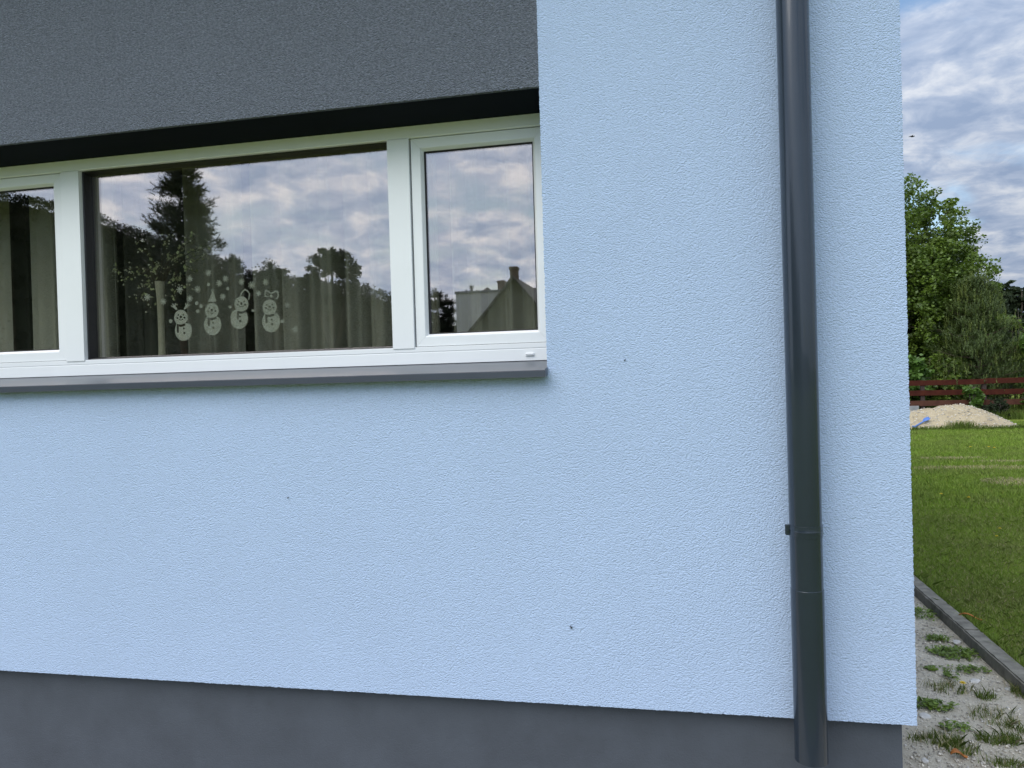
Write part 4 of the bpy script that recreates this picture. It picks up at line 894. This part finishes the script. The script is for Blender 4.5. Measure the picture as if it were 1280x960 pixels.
# neighbour's gabled house
M['nb_wall'] = mat('neighbour_wall', (0.22, 0.22, 0.19), 0.85, var=0.15, vscale=3, bump=.2)
M['nb_roof'] = mat('neighbour_roof', (0.10, 0.095, 0.09), 0.8, var=0.3, vscale=5, bump=.3)
M['grey_roof'] = mat('grey_sheet_roof', (0.34, 0.34, 0.36), 0.6, var=0.15, vscale=2)
M['pale_wall'] = mat('pale_grey_wall', (0.72, 0.72, 0.74), 0.8, var=0.1, vscale=2)
M['brick'] = mat('chimney_brick', (0.20, 0.14, 0.11), 0.9, var=0.3, vscale=12, bump=.4)
M['nb_glass'] = mat('dark_window_glass', (0.03, 0.035, 0.04), 0.1)
def gable_house(name, px, py, Y, slope, half, depth, label, chims, wallm, roofm):
    top = mir(px, py, Y); H = top.z; ez = H-slope*half; o = tag(empty(name, (top.x, -Y, 0)), label, 'house', 'neighbouring houses across the garden')
    w2 = half-.35
    MB().add([(-w2, 0, -.1), (w2, 0, -.1), (w2, 0, H-slope*w2-.12), (0, 0, H-.12), (-w2, 0, H-slope*w2-.12), (-w2, -depth, -.1), (w2, -depth, -.1), (w2, -depth, H-slope*w2-.12), (0, -depth, H-.12), (-w2, -depth, H-slope*w2-.12)],
             [(0, 1, 2, 3, 4), (9, 8, 7, 6, 5), (1, 6, 7, 2), (0, 4, 9, 5)]).build('wall', wallm, o)
    for s in (-1, 1):
        MB().add([(0, .3, H), (s*half, .3, ez), (s*half, -depth-.3, ez), (0, -depth-.3, H), (0, .3, H-.12), (s*half, .3, ez-.12), (s*half, -depth-.3, ez-.12), (0, -depth-.3, H-.12)],
                 [(0, 1, 2, 3), (7, 6, 5, 4), (0, 4, 5, 1), (1, 5, 6, 2), (2, 6, 7, 3)]).build('roof', roofm, o)
    for (dx, dy, wd, hh_) in chims:
        c = MB().box(dx-wd/2, dx+wd/2, dy-wd/2, dy+wd/2, H-1.0, H+hh_, .01); c.box(dx-wd*.6, dx+wd*.6, dy-wd*.6, dy+wd*.6, H+hh_-.12, H+hh_-.03, .005); c.build('chimney', M['brick'], o)
    for wx in (-1.1, 1.1):
        f = MB().box(wx-.5, wx+.5, .005, .05, 1.0, 2.3, .01).build('window', M['pvc'], o); MB().box(wx-.43, wx+.43, .051, .06, 1.07, 2.23).build('pane', M['nb_glass'], f)
    return o
gable_house('gabled_house', 641, 344, 30, 1.2, 2.7, 9, 'gabled neighbour house with chimney at its peak, mirrored in the right pane', [(-.02, -.3, .34, .42)], M['nb_wall'], M['nb_roof'])
# long flat-topped house, its pale wall seen side-on
r0 = mir(571, 364.5, 40); r1 = mir(720, 366.5, 40)
o = tag(empty('long_house', (r0.x, -40, 0)), 'long pale grey neighbour building with flat roof line behind the gabled house', 'house', 'neighbouring houses across the garden')
Lh = r1.x-r0.x; Hh = r0.z
MB().box(0, Lh, -8, 0, -.1, Hh-.13).build('wall', M['pale_wall'], o)
MB().box(-.06, Lh+.06, -8.06, .06, Hh-.128, Hh, .01).build('roof', M['grey_roof'], o)
cxx = mir(625.5, 352, 42).x-r0.x; MB().box(cxx-.2, cxx+.2, -2.3, -1.9, Hh-.05, Hh+.78, .01).box(cxx-.25, cxx+.25, -2.35, -1.85, Hh+.66, Hh+.74).build('chimney', M['brick'], o)
cxx = mir(608, 352, 42).x-r0.x; MB().tube([(cxx, -2.0, Hh-.05), (cxx, -2.0, Hh+.22)], .09, 10).tube([(cxx, -2, Hh+.2), (cxx, -2, Hh+.40)], [.30, .03], 10).build('roof_vent', M['nb_roof'], o)
for k in range(4):
    f = MB().box(1.5+k*2.2, 2.5+k*2.2, .001, .04, .9, 2.1, .01).build('window', M['pvc'], o); MB().box(1.57+k*2.2, 2.43+k*2.2, .041, .05, .97, 2.03).build('pane', M['nb_glass'], f)
